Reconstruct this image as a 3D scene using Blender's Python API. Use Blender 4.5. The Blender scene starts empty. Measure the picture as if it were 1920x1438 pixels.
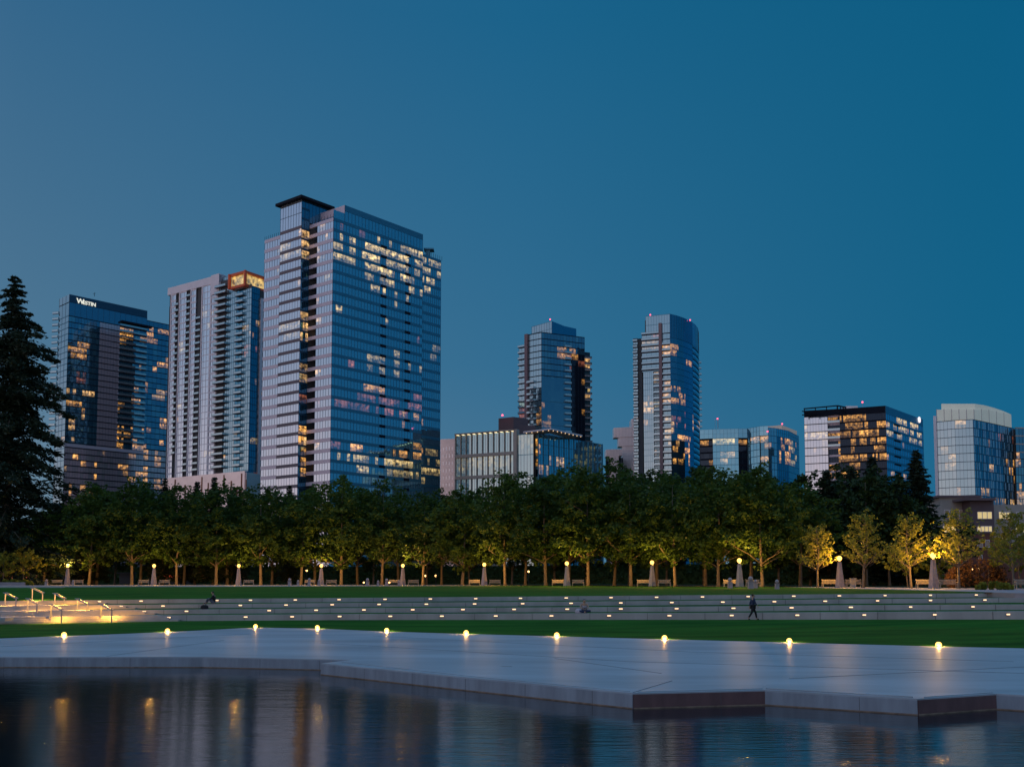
import bpy, math, random
from mathutils import Vector
random.seed(7)
C = bpy.context.scene.collection
SC = bpy.context.scene
R = math.radians
# ------------------------------------------------------------ camera
F, CZ, PITCH = 1800.0, 2.9, R(4)          # focal length in photo pixels, eye height, slight upward tilt
PPY = 1088 - F * math.tan(PITCH)
cd = bpy.data.cameras.new("camera"); cam = bpy.data.objects.new("camera", cd); C.objects.link(cam)
cd.sensor_width = 36; cd.lens = F / 1920 * 36; cd.shift_y = (PPY - 719) / 1920
cd.clip_start = 0.1; cd.clip_end = 6000
cam.location = (0, 0, CZ); cam.rotation_euler = (math.pi / 2 + PITCH, 0, 0)
SC.camera = cam
# ------------------------------------------------------------ world: twilight sky, afterglow in the south-west
wd = bpy.data.worlds.new("World"); SC.world = wd; wd.use_nodes = True
nt = wd.node_tree; nt.nodes.clear(); N = nt.nodes; Lk = nt.links
def srgb(r, g, b, k=1.0):
    f = lambda c: (c / 255 / 12.92 if c / 255 <= 0.04045 else ((c / 255 + 0.055) / 1.055) ** 2.4) * k
    return (f(r), f(g), f(b), 1)
def mathn(op, a, b=None, clamp=False):
    n = N.new('ShaderNodeMath'); n.operation = op; n.use_clamp = clamp
    for i, x in enumerate((a, b)):
        if x is None: continue
        if isinstance(x, (int, float)): n.inputs[i].default_value = x
        else: Lk.new(x, n.inputs[i])
    return n.outputs[0]
def ramp(fac, stops):
    n = N.new('ShaderNodeValToRGB'); cr = n.color_ramp
    while len(cr.elements) > 1: cr.elements.remove(cr.elements[0])
    cr.elements[0].position = stops[0][0]; cr.elements[0].color = stops[0][1]
    for p, c in stops[1:]:
        e = cr.elements.new(p); e.color = c
    cr.interpolation = 'LINEAR'
    Lk.new(fac, n.inputs[0]); return n.outputs[0]
tc = N.new('ShaderNodeTexCoord'); sx = N.new('ShaderNodeSeparateXYZ'); Lk.new(tc.outputs['Generated'], sx.inputs[0])
h2 = mathn('SQRT', mathn('ADD', mathn('ADD', mathn('MULTIPLY', sx.outputs[0], sx.outputs[0]), mathn('MULTIPLY', sx.outputs[1], sx.outputs[1])), 1e-5))
az = mathn('DIVIDE', mathn('ADD', mathn('MULTIPLY', sx.outputs[0], -0.8), mathn('MULTIPLY', sx.outputs[1], -0.6)), h2)
azf = mathn('ADD', mathn('MULTIPLY', az, 0.5), 0.5)          # 0 east .. 1 west
el = mathn('MAXIMUM', sx.outputs[2], 0.0)
# stops: north-east .. right edge of view (.05) .. centre (.20) .. left edge (.42) .. afterglow in the south-west
low = ramp(azf, [(0.0, srgb(12, 96, 140, 1.1)), (0.05, srgb(30, 102, 140)), (0.20, srgb(80, 121, 148)), (0.42, srgb(118, 143, 160)),
                 (0.60, srgb(154, 160, 172, 1.0)), (0.75, srgb(190, 181, 184, 1.15)), (0.9, srgb(212, 190, 188, 1.2)), (1.0, srgb(224, 194, 186, 1.3))])
mid = ramp(azf, [(0.0, srgb(8, 90, 138, 1.1)), (0.05, srgb(20, 98, 136)), (0.20, srgb(52, 109, 145)), (0.42, srgb(77, 117, 146)),
                 (0.62, srgb(96, 128, 158)), (0.8, srgb(122, 144, 168)), (1.0, srgb(152, 160, 178, 1.15))])
top = ramp(azf, [(0.0, srgb(12, 92, 136)), (0.05, srgb(12, 92, 130)), (0.20, srgb(28, 98, 138)), (0.42, srgb(48, 100, 138)), (1.0, srgb(120, 144, 180))])
zen = ramp(azf, [(0.0, srgb(112, 160, 205, 1.05)), (1.0, srgb(140, 172, 210, 1.1))])
def mix(f, a, b):
    n = N.new('ShaderNodeMix'); n.data_type = 'RGBA'
    Lk.new(f, n.inputs[0]); Lk.new(a, n.inputs[6]); Lk.new(b, n.inputs[7]); return n.outputs[2]
f1 = mathn('DIVIDE', el, 0.22, True)
f2 = mathn('DIVIDE', mathn('SUBTRACT', el, 0.22), 0.30, True)
f3 = mathn('DIVIDE', mathn('SUBTRACT', el, 0.54), 0.22, True)
skyc = mix(f3, mix(f2, mix(f1, low, mid), top), zen)
bg = N.new('ShaderNodeBackground'); Lk.new(skyc, bg.inputs[0]); bg.inputs[1].default_value = 1.0
wo = N.new('ShaderNodeOutputWorld'); Lk.new(bg.outputs[0], wo.inputs[0])
SC.view_settings.view_transform = 'Standard'; SC.view_settings.look = 'None'
SC.view_settings.exposure = 0; SC.view_settings.gamma = 1
SC.cycles.use_denoising = True
SC.cycles.max_bounces = 6; SC.cycles.diffuse_bounces = 2; SC.cycles.glossy_bounces = 3; SC.cycles.transmission_bounces = 3
SC.cycles.sample_clamp_indirect = 3; SC.cycles.caustics_reflective = False; SC.cycles.caustics_refractive = False
# ------------------------------------------------------------ geometry helpers
cp, sp_ = math.cos(PITCH), math.sin(PITCH)
def ray(px, py):
    x = (px - 960) / F; y = (PPY - py) / F
    dy = cp - y * sp_
    return x / dy, (sp_ + y * cp) / dy
def PD(px, py, D):
    a, b = ray(px, py); return Vector((D * a, D, CZ + D * b))
def PZ(px, py, z):
    a, b = ray(px, py); D = (z - CZ) / b; return Vector((D * a, D, z))
def proj(p):
    y, z = p[1], p[2] - CZ
    dep = y * cp + z * sp_; up = -y * sp_ + z * cp
    return 960 + F * p[0] / dep, PPY - F * up / dep
def interp(tab, x):
    if x <= tab[0][0]: a, b = tab[0], tab[1]
    elif x >= tab[-1][0]: a, b = tab[-2], tab[-1]
    else:
        for i in range(len(tab) - 1):
            if tab[i][0] <= x <= tab[i + 1][0]: a, b = tab[i], tab[i + 1]; break
    return a[1] + (b[1] - a[1]) * (x - a[0]) / (b[0] - a[0])
def rad(p, d): p = V2(p); return p * (1 + d / p.length)
def V2(v): return Vector((v[0], v[1], 0))
def at_px(A, B, px, z):
    A, B = V2(A), V2(B); lo, hi = -2.0, 3.0
    f = lambda t: proj(tuple((A + (B - A) * t)[:2]) + (z,))[0] - px
    flo = f(lo)
    for _ in range(40):
        m = (lo + hi) / 2
        if (f(m) > 0) == (flo > 0): lo = m
        else: hi = m
    return A + (B - A) * lo
def uv(A, B):
    u = (V2(B) - V2(A)); L = u.length; u = u / L
    return u, Vector((u.y, -u.x, 0)), L
class MB:
    def __init__(s): s.v = []; s.f = []; s.m = []; s.lit = []; s.tint = []
    def face(s, pts, mi=0, lit=None, tint=0.0):
        i = len(s.v); s.v += [tuple(p) for p in pts]; s.f.append(tuple(range(i, i + len(pts))))
        s.m.append(mi); s.lit.append(lit); s.tint.append(tint)
    def raw(s, vs, fs, mi=0):
        i = len(s.v); s.v += [tuple(p) for p in vs]
        for f in fs:
            s.f.append(tuple(i + k for k in f)); s.m.append(mi); s.lit.append(None); s.tint.append(0.0)
    def prism(s, poly, z0, z1, mi=0, top=True, bottom=True):
        n = len(poly); vs = [(p[0], p[1], z0) for p in poly] + [(p[0], p[1], z1) for p in poly]
        fs = [(i, (i + 1) % n, n + (i + 1) % n, n + i) for i in range(n)]
        if bottom: fs.append(tuple(reversed(range(n))))
        if top: fs.append(tuple(range(n, 2 * n)))
        s.raw(vs, fs, mi)
    def box(s, c, d, mi=0, rz=0.0):
        x, y, z = c; a, b, h = d[0] / 2, d[1] / 2, d[2] / 2; co, si = math.cos(rz), math.sin(rz)
        s.prism([(x + p * co - q * si, y + p * si + q * co) for p, q in ((-a, -b), (a, -b), (a, b), (-a, b))], z - h, z + h, mi)
    def obox(s, A, B, z0, z1, o0, o1, mi=0):          # along A->B, from o0 to o1 outward
        u, n, L = uv(A, B); A, B = V2(A), V2(B)
        s.prism([A + n * o1, B + n * o1, B + n * o0, A + n * o0], z0, z1, mi)
    def tube(s, pts, rad, n=8, mi=0, cap=True):
        pts = [Vector(p) for p in pts]; rings = []
        for i, p in enumerate(pts):
            d = (pts[min(i + 1, len(pts) - 1)] - pts[max(i - 1, 0)])
            d = d.normalized() if d.length > 1e-9 else Vector((0, 0, 1))
            a = d.cross(Vector((1, 0, 0)) if abs(d.x) < 0.8 else Vector((0, 1, 0))).normalized(); b = d.cross(a)
            r = rad[i] if isinstance(rad, (list, tuple)) else rad
            rings.append([p + a * (r * math.cos(2 * math.pi * k / n)) + b * (r * math.sin(2 * math.pi * k / n)) for k in range(n)])
        vs = [q for ring in rings for q in ring]; fs = []
        for i in range(len(pts) - 1):
            for k in range(n):
                fs.append((i * n + k, i * n + (k + 1) % n, (i + 1) * n + (k + 1) % n, (i + 1) * n + k))
        if cap: fs += [tuple(reversed(range(n))), tuple(range(len(vs) - n, len(vs)))]
        s.raw(vs, fs, mi)
    def lathe(s, prof, c=(0, 0, 0), n=16, mi=0):
        vs = []; fs = []
        for r, z in prof:
            for k in range(n):
                a = 2 * math.pi * k / n; vs.append((c[0] + r * math.cos(a), c[1] + r * math.sin(a), c[2] + z))
        for i in range(len(prof) - 1):
            for k in range(n): fs.append((i * n + k, i * n + (k + 1) % n, (i + 1) * n + (k + 1) % n, (i + 1) * n + k))
        fs += [tuple(reversed(range(n))), tuple(range(len(vs) - n, len(vs)))]
        s.raw(vs, fs, mi)
    def ball(s, c, r, n=12, mi=0, sz=1.0):
        m = n // 2
        s.lathe([(max(r * math.sin(math.pi * i / m), 0.001), -r * sz * math.cos(math.pi * i / m)) for i in range(m + 1)], c, n, mi)
    def build(s, name, mats, parent=None, smooth=False, local=False, loc=None):
        me = bpy.data.meshes.new(name)
        o = bpy.data.objects.new(name, me); C.objects.link(o)
        if parent is not None: o.parent = parent
        off = Vector((0, 0, 0))
        if parent is not None and not local: off = WL[parent.name]
        if loc is not None: off = off + Vector(loc) if False else Vector(loc); o.location = loc
        me.from_pydata([(v[0] - off[0], v[1] - off[1], v[2] - off[2]) for v in s.v], [], s.f)
        for m in (mats if isinstance(mats, (list, tuple)) else [mats]): me.materials.append(m)
        me.polygons.foreach_set('material_index', s.m)
        if smooth: me.polygons.foreach_set('use_smooth', [True] * len(s.f))
        if any(l is not None for l in s.lit) or any(s.tint):
            a = me.attributes.new('lit', 'FLOAT_COLOR', 'FACE'); fl = []
            for l in s.lit: fl += [l[0], l[1], l[2], 1.0] if l else [0.0, 0.0, 0.0, 1.0]
            a.data.foreach_set('color', fl)
            b = me.attributes.new('tint', 'FLOAT', 'FACE'); b.data.foreach_set('value', s.tint)
        WL[o.name] = Vector(off) if loc is not None else off
        me.update(); return o
WL = {}
def tag(o, label=None, cat=None, group=None, kind=None):
    if label: o['label'] = label
    if cat: o['category'] = cat
    if group: o['group'] = group
    if kind: o['kind'] = kind
    return o
def thing(name, label, cat, loc=(0, 0, 0), rz=0.0, group=None):
    o = bpy.data.objects.new(name, None); C.objects.link(o); o.location = loc; o.rotation_euler = (0, 0, rz)
    o.empty_display_size = 0.3; WL[o.name] = Vector(loc); return tag(o, label, cat, group)
def dup(src, loc, rz=0.0, label=None, scale=None, group=None):
    r = src.copy(); C.objects.link(r); r.location = loc; r.rotation_euler = (0, 0, rz)
    if scale: r.scale = scale
    if label: r['label'] = label
    if group: r['group'] = group
    for ch in src.children:
        c = ch.copy(); C.objects.link(c); c.parent = r
        for g in ch.children:
            d = g.copy(); C.objects.link(d); d.parent = c
    return r
ORD = "first second third fourth fifth sixth seventh eighth ninth tenth eleventh twelfth thirteenth fourteenth fifteenth sixteenth seventeenth eighteenth nineteenth twentieth".split()
ORD += ["twenty-" + o for o in ORD[:9]] + ["thirtieth"] + ["thirty-" + o for o in ORD[:9]] + ["fortieth"] + ["forty-" + o for o in ORD[:9]]
# ------------------------------------------------------------ materials
def newmat(name):
    m = bpy.data.materials.new(name); m.use_nodes = True
    nt = m.node_tree; b = nt.nodes['Principled BSDF']; return m, nt, b
def pm(name, col, rough=0.6, metal=0.0, spec=0.5, var=0.15, scale=1.0, bump=0.0, bscale=None, stretch=(1, 1, 1), emit=None, es=0.0, var2=None):
    m, nt, b = newmat(name)
    b.inputs['Roughness'].default_value = rough; b.inputs['Metallic'].default_value = metal
    b.inputs['Specular IOR Level'].default_value = spec
    b.inputs['Base Color'].default_value = (*col, 1)
    if emit:
        b.inputs['Emission Color'].default_value = (*emit, 1); b.inputs['Emission Strength'].default_value = es
    if var or bump:
        tc = nt.nodes.new('ShaderNodeTexCoord'); mp = nt.nodes.new('ShaderNodeMapping'); mp.inputs['Scale'].default_value = stretch
        nt.links.new(tc.outputs['Object'], mp.inputs[0])
        no = nt.nodes.new('ShaderNodeTexNoise'); no.inputs['Scale'].default_value = scale; no.inputs['Detail'].default_value = 6
        no.inputs['Roughness'].default_value = 0.6
        nt.links.new(mp.outputs[0], no.inputs[0])
        if var:
            r = nt.nodes.new('ShaderNodeValToRGB'); r.color_ramp.elements[0].position = 0.3; r.color_ramp.elements[1].position = 0.7
            c2 = var2 or tuple(min(c * (1 + var), 1) for c in col)
            r.color_ramp.elements[0].color = (*[c * (1 - var) for c in col], 1); r.color_ramp.elements[1].color = (*c2, 1)
            nt.links.new(no.outputs[0], r.inputs[0]); nt.links.new(r.outputs[0], b.inputs['Base Color'])
        if bump:
            n2 = nt.nodes.new('ShaderNodeTexNoise'); n2.inputs['Scale'].default_value = bscale or scale * 6; n2.inputs['Detail'].default_value = 5
            nt.links.new(mp.outputs[0], n2.inputs[0])
            bp = nt.nodes.new('ShaderNodeBump'); bp.inputs['Strength'].default_value = 1; bp.inputs['Distance'].default_value = bump
            nt.links.new(n2.outputs[0], bp.inputs['Height']); nt.links.new(bp.outputs[0], b.inputs['Normal'])
    return m
def glassmat(name, col, metal=0.85, rough=0.04, tintcol=(0.45, 0.45, 0.45), nscale=0.7, contrast=0.5, es=1.0):
    """coated curtain wall glass; lit rooms come from the per-pane 'lit' colour, blinds from 'tint'"""
    m, nt, b = newmat(name); L = nt.links
    b.inputs['Roughness'].default_value = rough; b.inputs['Metallic'].default_value = metal; b.inputs['IOR'].default_value = 1.5
    at = nt.nodes.new('ShaderNodeAttribute'); at.attribute_name = 'tint'
    mx = nt.nodes.new('ShaderNodeMix'); mx.data_type = 'RGBA'; mx.inputs[6].default_value = (*col, 1); mx.inputs[7].default_value = (*tintcol, 1)
    L.new(at.outputs['Fac'], mx.inputs[0]); L.new(mx.outputs[2], b.inputs['Base Color'])
    li = nt.nodes.new('ShaderNodeAttribute'); li.attribute_name = 'lit'; L.new(li.outputs['Color'], b.inputs['Emission Color'])
    tc = nt.nodes.new('ShaderNodeTexCoord'); no = nt.nodes.new('ShaderNodeTexNoise'); no.inputs['Scale'].default_value = nscale; no.inputs['Detail'].default_value = 4; no.inputs['Roughness'].default_value = 0.65
    L.new(tc.outputs['Object'], no.inputs[0])
    mr = nt.nodes.new('ShaderNodeMapRange'); mr.inputs['From Min'].default_value = 0.5 - contrast * 0.25; mr.inputs['From Max'].default_value = 0.5 + contrast * 0.35
    mr.inputs['To Min'].default_value = 0.02; mr.inputs['To Max'].default_value = 1.6 * es
    L.new(no.outputs[0], mr.inputs[0]); L.new(mr.outputs[0], b.inputs['Emission Strength'])
    return m
M = {}
M['water'] = None
def watermat():
    m, nt, b = newmat('pond_water'); L = nt.links
    b.inputs['Base Color'].default_value = (0.004, 0.010, 0.016, 1); b.inputs['Roughness'].default_value = 0.10
    b.inputs['IOR'].default_value = 2.3; b.inputs['Specular IOR Level'].default_value = 0.9
    tc = nt.nodes.new('ShaderNodeTexCoord')
    def nz(sc, st, det):
        mp = nt.nodes.new('ShaderNodeMapping'); mp.inputs['Scale'].default_value = st; L.new(tc.outputs['Object'], mp.inputs[0])
        n = nt.nodes.new('ShaderNodeTexNoise'); n.inputs['Scale'].default_value = sc; n.inputs['Detail'].default_value = det
        L.new(mp.outputs[0], n.inputs[0]); return n.outputs[0]
    b1 = nt.nodes.new('ShaderNodeBump'); b1.inputs['Distance'].default_value = 0.007; L.new(nz(1.3, (0.55, 1.3, 1), 3), b1.inputs['Height'])
    b2 = nt.nodes.new('ShaderNodeBump'); b2.inputs['Distance'].default_value = 0.0046; L.new(nz(6.0, (0.22, 1.5, 1), 3), b2.inputs['Height'])
    L.new(b1.outputs[0], b2.inputs['Normal']); L.new(b2.outputs[0], b.inputs['Normal'])
    return m
M['water'] = watermat()
M['deck'] = pm('wet_pale_stone', (0.36, 0.385, 0.42), 0.45, spec=0.4, var=0.24, scale=0.30, bump=0.004, bscale=3, stretch=(0.35, 1.4, 1))
M['deckside'] = pm('pond_edge_stone', (0.27, 0.31, 0.37), 0.5, var=0.25, scale=1.6, stretch=(1.5, 1.5, 0.25), bump=0.004)
M['joint'] = pm('joint_dark', (0.10, 0.10, 0.11), 0.7, var=0)
M['rust'] = pm('rusty_waterline', (0.25, 0.17, 0.12), 0.7, var=0.4, scale=4)
M['wallc'] = pm('cast_concrete', (0.37, 0.37, 0.385), 0.75, var=0.22, scale=0.5, stretch=(1, 1, 0.2), bump=0.005, bscale=6)
M['step'] = pm('step_stone', (0.42, 0.38, 0.36), 0.7, var=0.15, scale=1.2, bump=0.003)
M['grass'] = pm('mown_grass', (0.018, 0.105, 0.013), 0.95, spec=0.05, var=0.4, scale=0.5, bump=0.03, bscale=14, stretch=(0.25, 1, 1), var2=(0.042, 0.155, 0.017))
M['path'] = pm('promenade_concrete', (0.34, 0.29, 0.30), 0.8, var=0.12, scale=0.4)
M['soil'] = pm('park_soil', (0.035, 0.045, 0.02), 0.95, spec=0.05, var=0.3, scale=0.1)
M['bark'] = pm('tree_bark', (0.17, 0.13, 0.095), 0.9, var=0.3, scale=3, stretch=(1, 1, 0.3))
M['stone'] = pm('pink_granite', (0.40, 0.32, 0.32), 0.7, var=0.18, scale=3)
M['wood'] = pm('weathered_teak', (0.36, 0.30, 0.24), 0.7, var=0.15, scale=4)
M['steel'] = pm('brushed_steel', (0.36, 0.35, 0.37), 0.4, metal=0.8, var=0.0)
M['dark'] = pm('dark_metal', (0.03, 0.03, 0.035), 0.5, var=0)
WARM = (1.0, 0.56, 0.16)
def globemat(name='lit_globe_glass', k=7.0):
    m, nt, b = newmat(name); L = nt.links
    e = nt.nodes.new('ShaderNodeEmission'); e.inputs[0].default_value = (1.0, 0.50, 0.10, 1); e.inputs[1].default_value = k
    t = nt.nodes.new('ShaderNodeBsdfTransparent'); x = nt.nodes.new('ShaderNodeMixShader'); x.inputs[0].default_value = 0.35
    L.new(t.outputs[0], x.inputs[1]); L.new(e.outputs[0], x.inputs[2]); L.new(x.outputs[0], nt.nodes['Material Output'].inputs[0]); return m
M['globe'] = globemat()
M['dlight'] = globemat('lit_marker_lens', 9.0)
M['wlight'] = pm('lit_wall_lens', (0.9, 0.8, 0.6), 0.3, var=0, emit=(1.0, 0.60, 0.32), es=1.8)

M['rlight'] = pm('lit_rail_strip', (0.9, 0.8, 0.6), 0.3, var=0, emit=(1.0, 0.46, 0.06), es=850)
M['blight'] = pm('lit_path_lantern', (0.9, 0.8, 0.6), 0.3, var=0, emit=(1.0, 0.50, 0.15), es=6)
M['beacon'] = pm('red_beacon', (0.8, 0.1, 0.1), 0.3, var=0, emit=(1.0, 0.10, 0.18), es=3.0)
def leafmat(name, c1, c2, trans=0.35):
    m, nt, b = newmat(name); L = nt.links
    oi = nt.nodes.new('ShaderNodeObjectInfo'); tc = nt.nodes.new('ShaderNodeTexCoord')
    no = nt.nodes.new('ShaderNodeTexNoise'); no.inputs['Scale'].default_value = 0.9; no.inputs['Detail'].default_value = 4
    L.new(tc.outputs['Object'], no.inputs[0])
    ad = nt.nodes.new('ShaderNodeMath'); ad.operation = 'MULTIPLY_ADD'; L.new(oi.outputs['Random'], ad.inputs[0]); ad.inputs[1].default_value = 0.3; L.new(no.outputs[0], ad.inputs[2])
    r = nt.nodes.new('ShaderNodeValToRGB'); r.color_ramp.elements[0].position = 0.4; r.color_ramp.elements[1].position = 0.85
    r.color_ramp.elements[0].color = (*c1, 1); r.color_ramp.elements[1].color = (*c2, 1)
    L.new(ad.outputs[0], r.inputs[0]); L.new(r.outputs[0], b.inputs['Base Color'])
    b.inputs['Roughness'].default_value = 0.6; b.inputs['Specular IOR Level'].default_value = 0.25
    tr = nt.nodes.new('ShaderNodeBsdfTranslucent'); L.new(r.outputs[0], tr.inputs[0])
    ms = nt.nodes.new('ShaderNodeMixShader'); ms.inputs[0].default_value = trans
    out = nt.nodes['Material Output']
    L.new(b.outputs[0], ms.inputs[1]); L.new(tr.outputs[0], ms.inputs[2]); L.new(ms.outputs[0], out.inputs[0])
    return m
M['leaf'] = leafmat('broad_leaves', (0.028, 0.066, 0.010), (0.078, 0.130, 0.018))
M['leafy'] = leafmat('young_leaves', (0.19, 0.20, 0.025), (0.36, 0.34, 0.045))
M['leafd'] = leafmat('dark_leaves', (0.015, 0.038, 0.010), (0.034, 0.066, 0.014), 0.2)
M['needle'] = leafmat('needles', (0.010, 0.020, 0.012), (0.020, 0.038, 0.018), 0.1)
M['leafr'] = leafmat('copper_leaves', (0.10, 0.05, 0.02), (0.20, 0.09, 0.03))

# ============================================================ GROUND, POND, TERRACES
GZ = CZ - 0.85
WZ = -0.40
DKF = [(-700, 1216), (0, 1196.5), (120, 1192), (314, 1184.5), (479, 1176), (595, 1178), (725, 1183.5), (874, 1188), (1044, 1192.5), (1246, 1198), (1480, 1204), (1760, 1211.5), (1920, 1215), (2700, 1236)]
far = [PZ(x, y, 0.0) for x, y in DKF]
near = [PZ(x, y, 0.0) for x, y in [(2700, 1350), (1920, 1303), (1867, 1300), (1720, 1309.5), (1434, 1293), (1187, 1299), (603, 1243), (660, 1236.5), (380, 1231), (-700, 1231)]]
dk = MB(); dk.prism([p for p in reversed([Vector((p.x, p.y, 0)) for p in far + near])], -1.2, 0.0)
o = dk.build('pond_deck', M['deck']); tag(o, kind='structure')
# stone facing along the pond with a coping line and panel joints
fc = MB()
nn = list(reversed(near))
for a, b in zip(nn[:-1], nn[1:]):
    u, n, L = uv(a, b)
    if L < 0.01: continue
    fc.obox(a, b, -1.1, -0.035, 0.0, 0.03, 3 if u.y > 0.12 and a.x > 0 else 0)  # faces turned to the right get a darker, redder facing
    fc.obox(a, b, WZ - 0.01, WZ + 0.03, 0.03, 0.036, 2)
    k = 2.4
    while k < L - 0.5:
        q = V2(a) + u * k; fc.obox(q, q + u * 0.012, -0.5, -0.04, 0.03, 0.033, 1); k += 2.4
o = fc.build('pond_edge', [M['deckside'], M['joint'], M['rust'], pm('dark_red_facing', (0.15, 0.075, 0.075), 0.6, var=0.3, scale=2, stretch=(1, 1, .3))]); tag(o, kind='structure')
# folded stone slabs and seams lying on the deck
sl = MB()
def slab(pts, h=0.035):
    sl.prism([PZ(x, y, 0) for x, y in pts][::-1], 0.002, h)
slab([(1436, 1280), (1655, 1286), (1712, 1308), (1436, 1292)])
slab([(1230, 1288), (1430, 1280), (1430, 1291.5), (1196, 1297.5)], 0.02)
slab([(1745, 1291), (1830, 1284), (1862, 1299), (1732, 1307.5)], 0.02)
slab([(640, 1241.5), (700, 1236), (1150, 1262), (1182, 1297), (900, 1270)], 0.018)
def seam(x0, y0, x1, y1, w=0.03):
    a, b = PZ(x0, y0, 0), PZ(x1, y1, 0); u, n, L = uv(a, b); sl.prism([a + n * w, b + n * w, b - n * w, a - n * w], 0.001, 0.006, 1)
for s in [(0, 1212, 470, 1188), (700, 1192, 1300, 1222), (1300, 1222, 1900, 1240), (600, 1205, 1180, 1240), (1180, 1240, 1920, 1262), (1040, 1234, 1240, 1262), (1187, 1298, 1260, 1276),
          (200, 1230, 420, 1200), (930, 1249, 960, 1249), (1480, 1272, 1920, 1250), (1500, 1206, 1530, 1206.2)]: seam(*s, w=0.015)
o = sl.build('deck_slabs', [M['deck'], M['joint']]); tag(o, kind='structure')
wt = MB(); wt.face([(-150, -40, WZ), (150, -40, WZ), (150, 62, WZ), (-150, 62, WZ)]); o = wt.build('pond_water', M['water']); tag(o, kind='structure')
pf = MB(); pf.face([(-260, -60, -1.3), (260, -60, -1.3), (260, 140, -1.3), (-260, 140, -1.3)]); o = pf.build('pond_floor', M['soil']); tag(o, kind='structure')
# terrace walls: photo rows turned into real depths with level grass treads between them
COLS = [-700, 0, 160, 320, 480, 640, 800, 960, 1120, 1280, 1440, 1600, 1760, 1900, 2100, 2700]
D4 = [(-700, 76), (0, 74), (320, 72), (640, 71), (960, 70), (1280, 67), (1600, 62), (1920, 56), (2700, 44)]
ROW = {4: ([(0, 1169), (320, 1164), (640, 1162), (960, 1161.6), (1280, 1161.5), (1600, 1161), (1900, 1161), (2700, 1161)],
           [(0, 1157), (320, 1153), (640, 1151), (960, 1149.8), (1280, 1148.8), (1600, 1147.3), (1900, 1145.5), (2700, 1140)]),
       3: ([(0, 1154.5), (320, 1151), (640, 1148.6), (960, 1147.5), (1280, 1146.5), (1600, 1144), (1900, 1143), (2700, 1138)],
           [(0, 1146), (320, 1142.5), (640, 1139.8), (960, 1138.6), (1280, 1137), (1600, 1134.3), (1900, 1133), (2700, 1126)]),
       2: ([(0, 1143.5), (320, 1140), (640, 1138), (960, 1136.3), (1280, 1134), (1600, 1131.4), (1900, 1129.5), (2700, 1124)],
           [(0, 1136), (320, 1132.8), (640, 1130), (960, 1128.4), (1280, 1125.9), (1600, 1123), (1900, 1120.8), (2700, 1114)]),
       1: ([(0, 1133.5), (320, 1130.6), (640, 1128.4), (960, 1126.2), (1280, 1124), (1600, 1120.8), (1900, 1119), (2700, 1112)],
           [(0, 1127), (320, 1123), (640, 1120.8), (960, 1118.4), (1280, 1115.8), (1600, 1113.6), (1900, 1111.8), (2700, 1104)])}
WB, WT = {}, {}
XS = list(range(-700, 2701, 50))
for x in XS:
    d = interp(D4, x)
    for k in (4, 3, 2, 1):
        yb, yt = interp(ROW[k][0], x), interp(ROW[k][1], x)
        if k == 4: b = PD(x, yb, d)
        else:
            z = WT[(k + 1, x)].z; b = PZ(x, yb, z)
        WB[(k, x)] = b; WT[(k, x)] = PD(x, yt, b.y)
def wallpt(k, px, t):   # point on wall k face at photo column px, t = 0 base .. 1 top
    x0 = max(x for x in XS if x <= px); x1 = x0 + 50; f = (px - x0) / 50
    b = WB[(k, x0)].lerp(WB[(k, x1)], f); tp = WT[(k, x0)].lerp(WT[(k, x1)], f)
    return b.lerp(tp, t)
START = {1: 160, 2: 213, 3: 247, 4: 290}; END = {1: 1898, 2: 2700, 3: 2700, 4: 2700}
desc = {1: 'topmost', 2: 'second from the top', 3: 'third from the top', 4: 'lowest'}
for k in (1, 2, 3, 4):
    xs = [START[k]] + [x for x in XS if START[k] < x < END[k]] + [END[k]]
    w = MB()
    for a, b in zip(xs[:-1], xs[1:]):
        p0, p1 = wallpt(k, a, 0), wallpt(k, min(b, 2699.9), 0); q0, q1 = wallpt(k, a, 1), wallpt(k, min(b, 2699.9), 1)
        th = Vector((0, 0.35, 0)); dn = Vector((0, 0, 0.3))
        w.face([p0 - dn, p1 - dn, q1, q0]); w.face([q0, q1, q1 + th, q0 + th]); w.face([p1 - dn + th, p0 - dn + th, q0 + th, q1 + th])
        if a == xs[0]: w.face([p0 - dn, q0, q0 + th, p0 - dn + th])
        if b == xs[-1]: w.face([p1 - dn, p1 - dn + th, q1 + th, q1])
    jx = START[k] + 60
    while jx < min(END[k], 2600):
        p = wallpt(k, jx, 0.0); q = wallpt(k, jx, 0.99)
        w.box(((p.x), p.y - 0.004, (p.z + q.z) / 2), (0.025, 0.016, q.z - p.z), 1); jx += 92 + k * 4
    o = w.build('retaining_wall', [M['wallc'], M['joint']])
    tag(o, 'long pale concrete terrace wall with small lights, ' + desc[k] + ' of the four', 'wall', 'terrace retaining walls')
gr = MB()
PATH = [(-700, 1101), (0, 1100), (320, 1099.8), (640, 1098.6), (960, 1097.6), (1280, 1097.4), (1440, 1099), (1600, 1103.3), (1760, 1107), (1900, 1111.4), (2100, 1113), (2700, 1108)]
def pathpt(px):
    y = interp(PATH, px); return PZ(px, y, GZ + 0.02)
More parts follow.
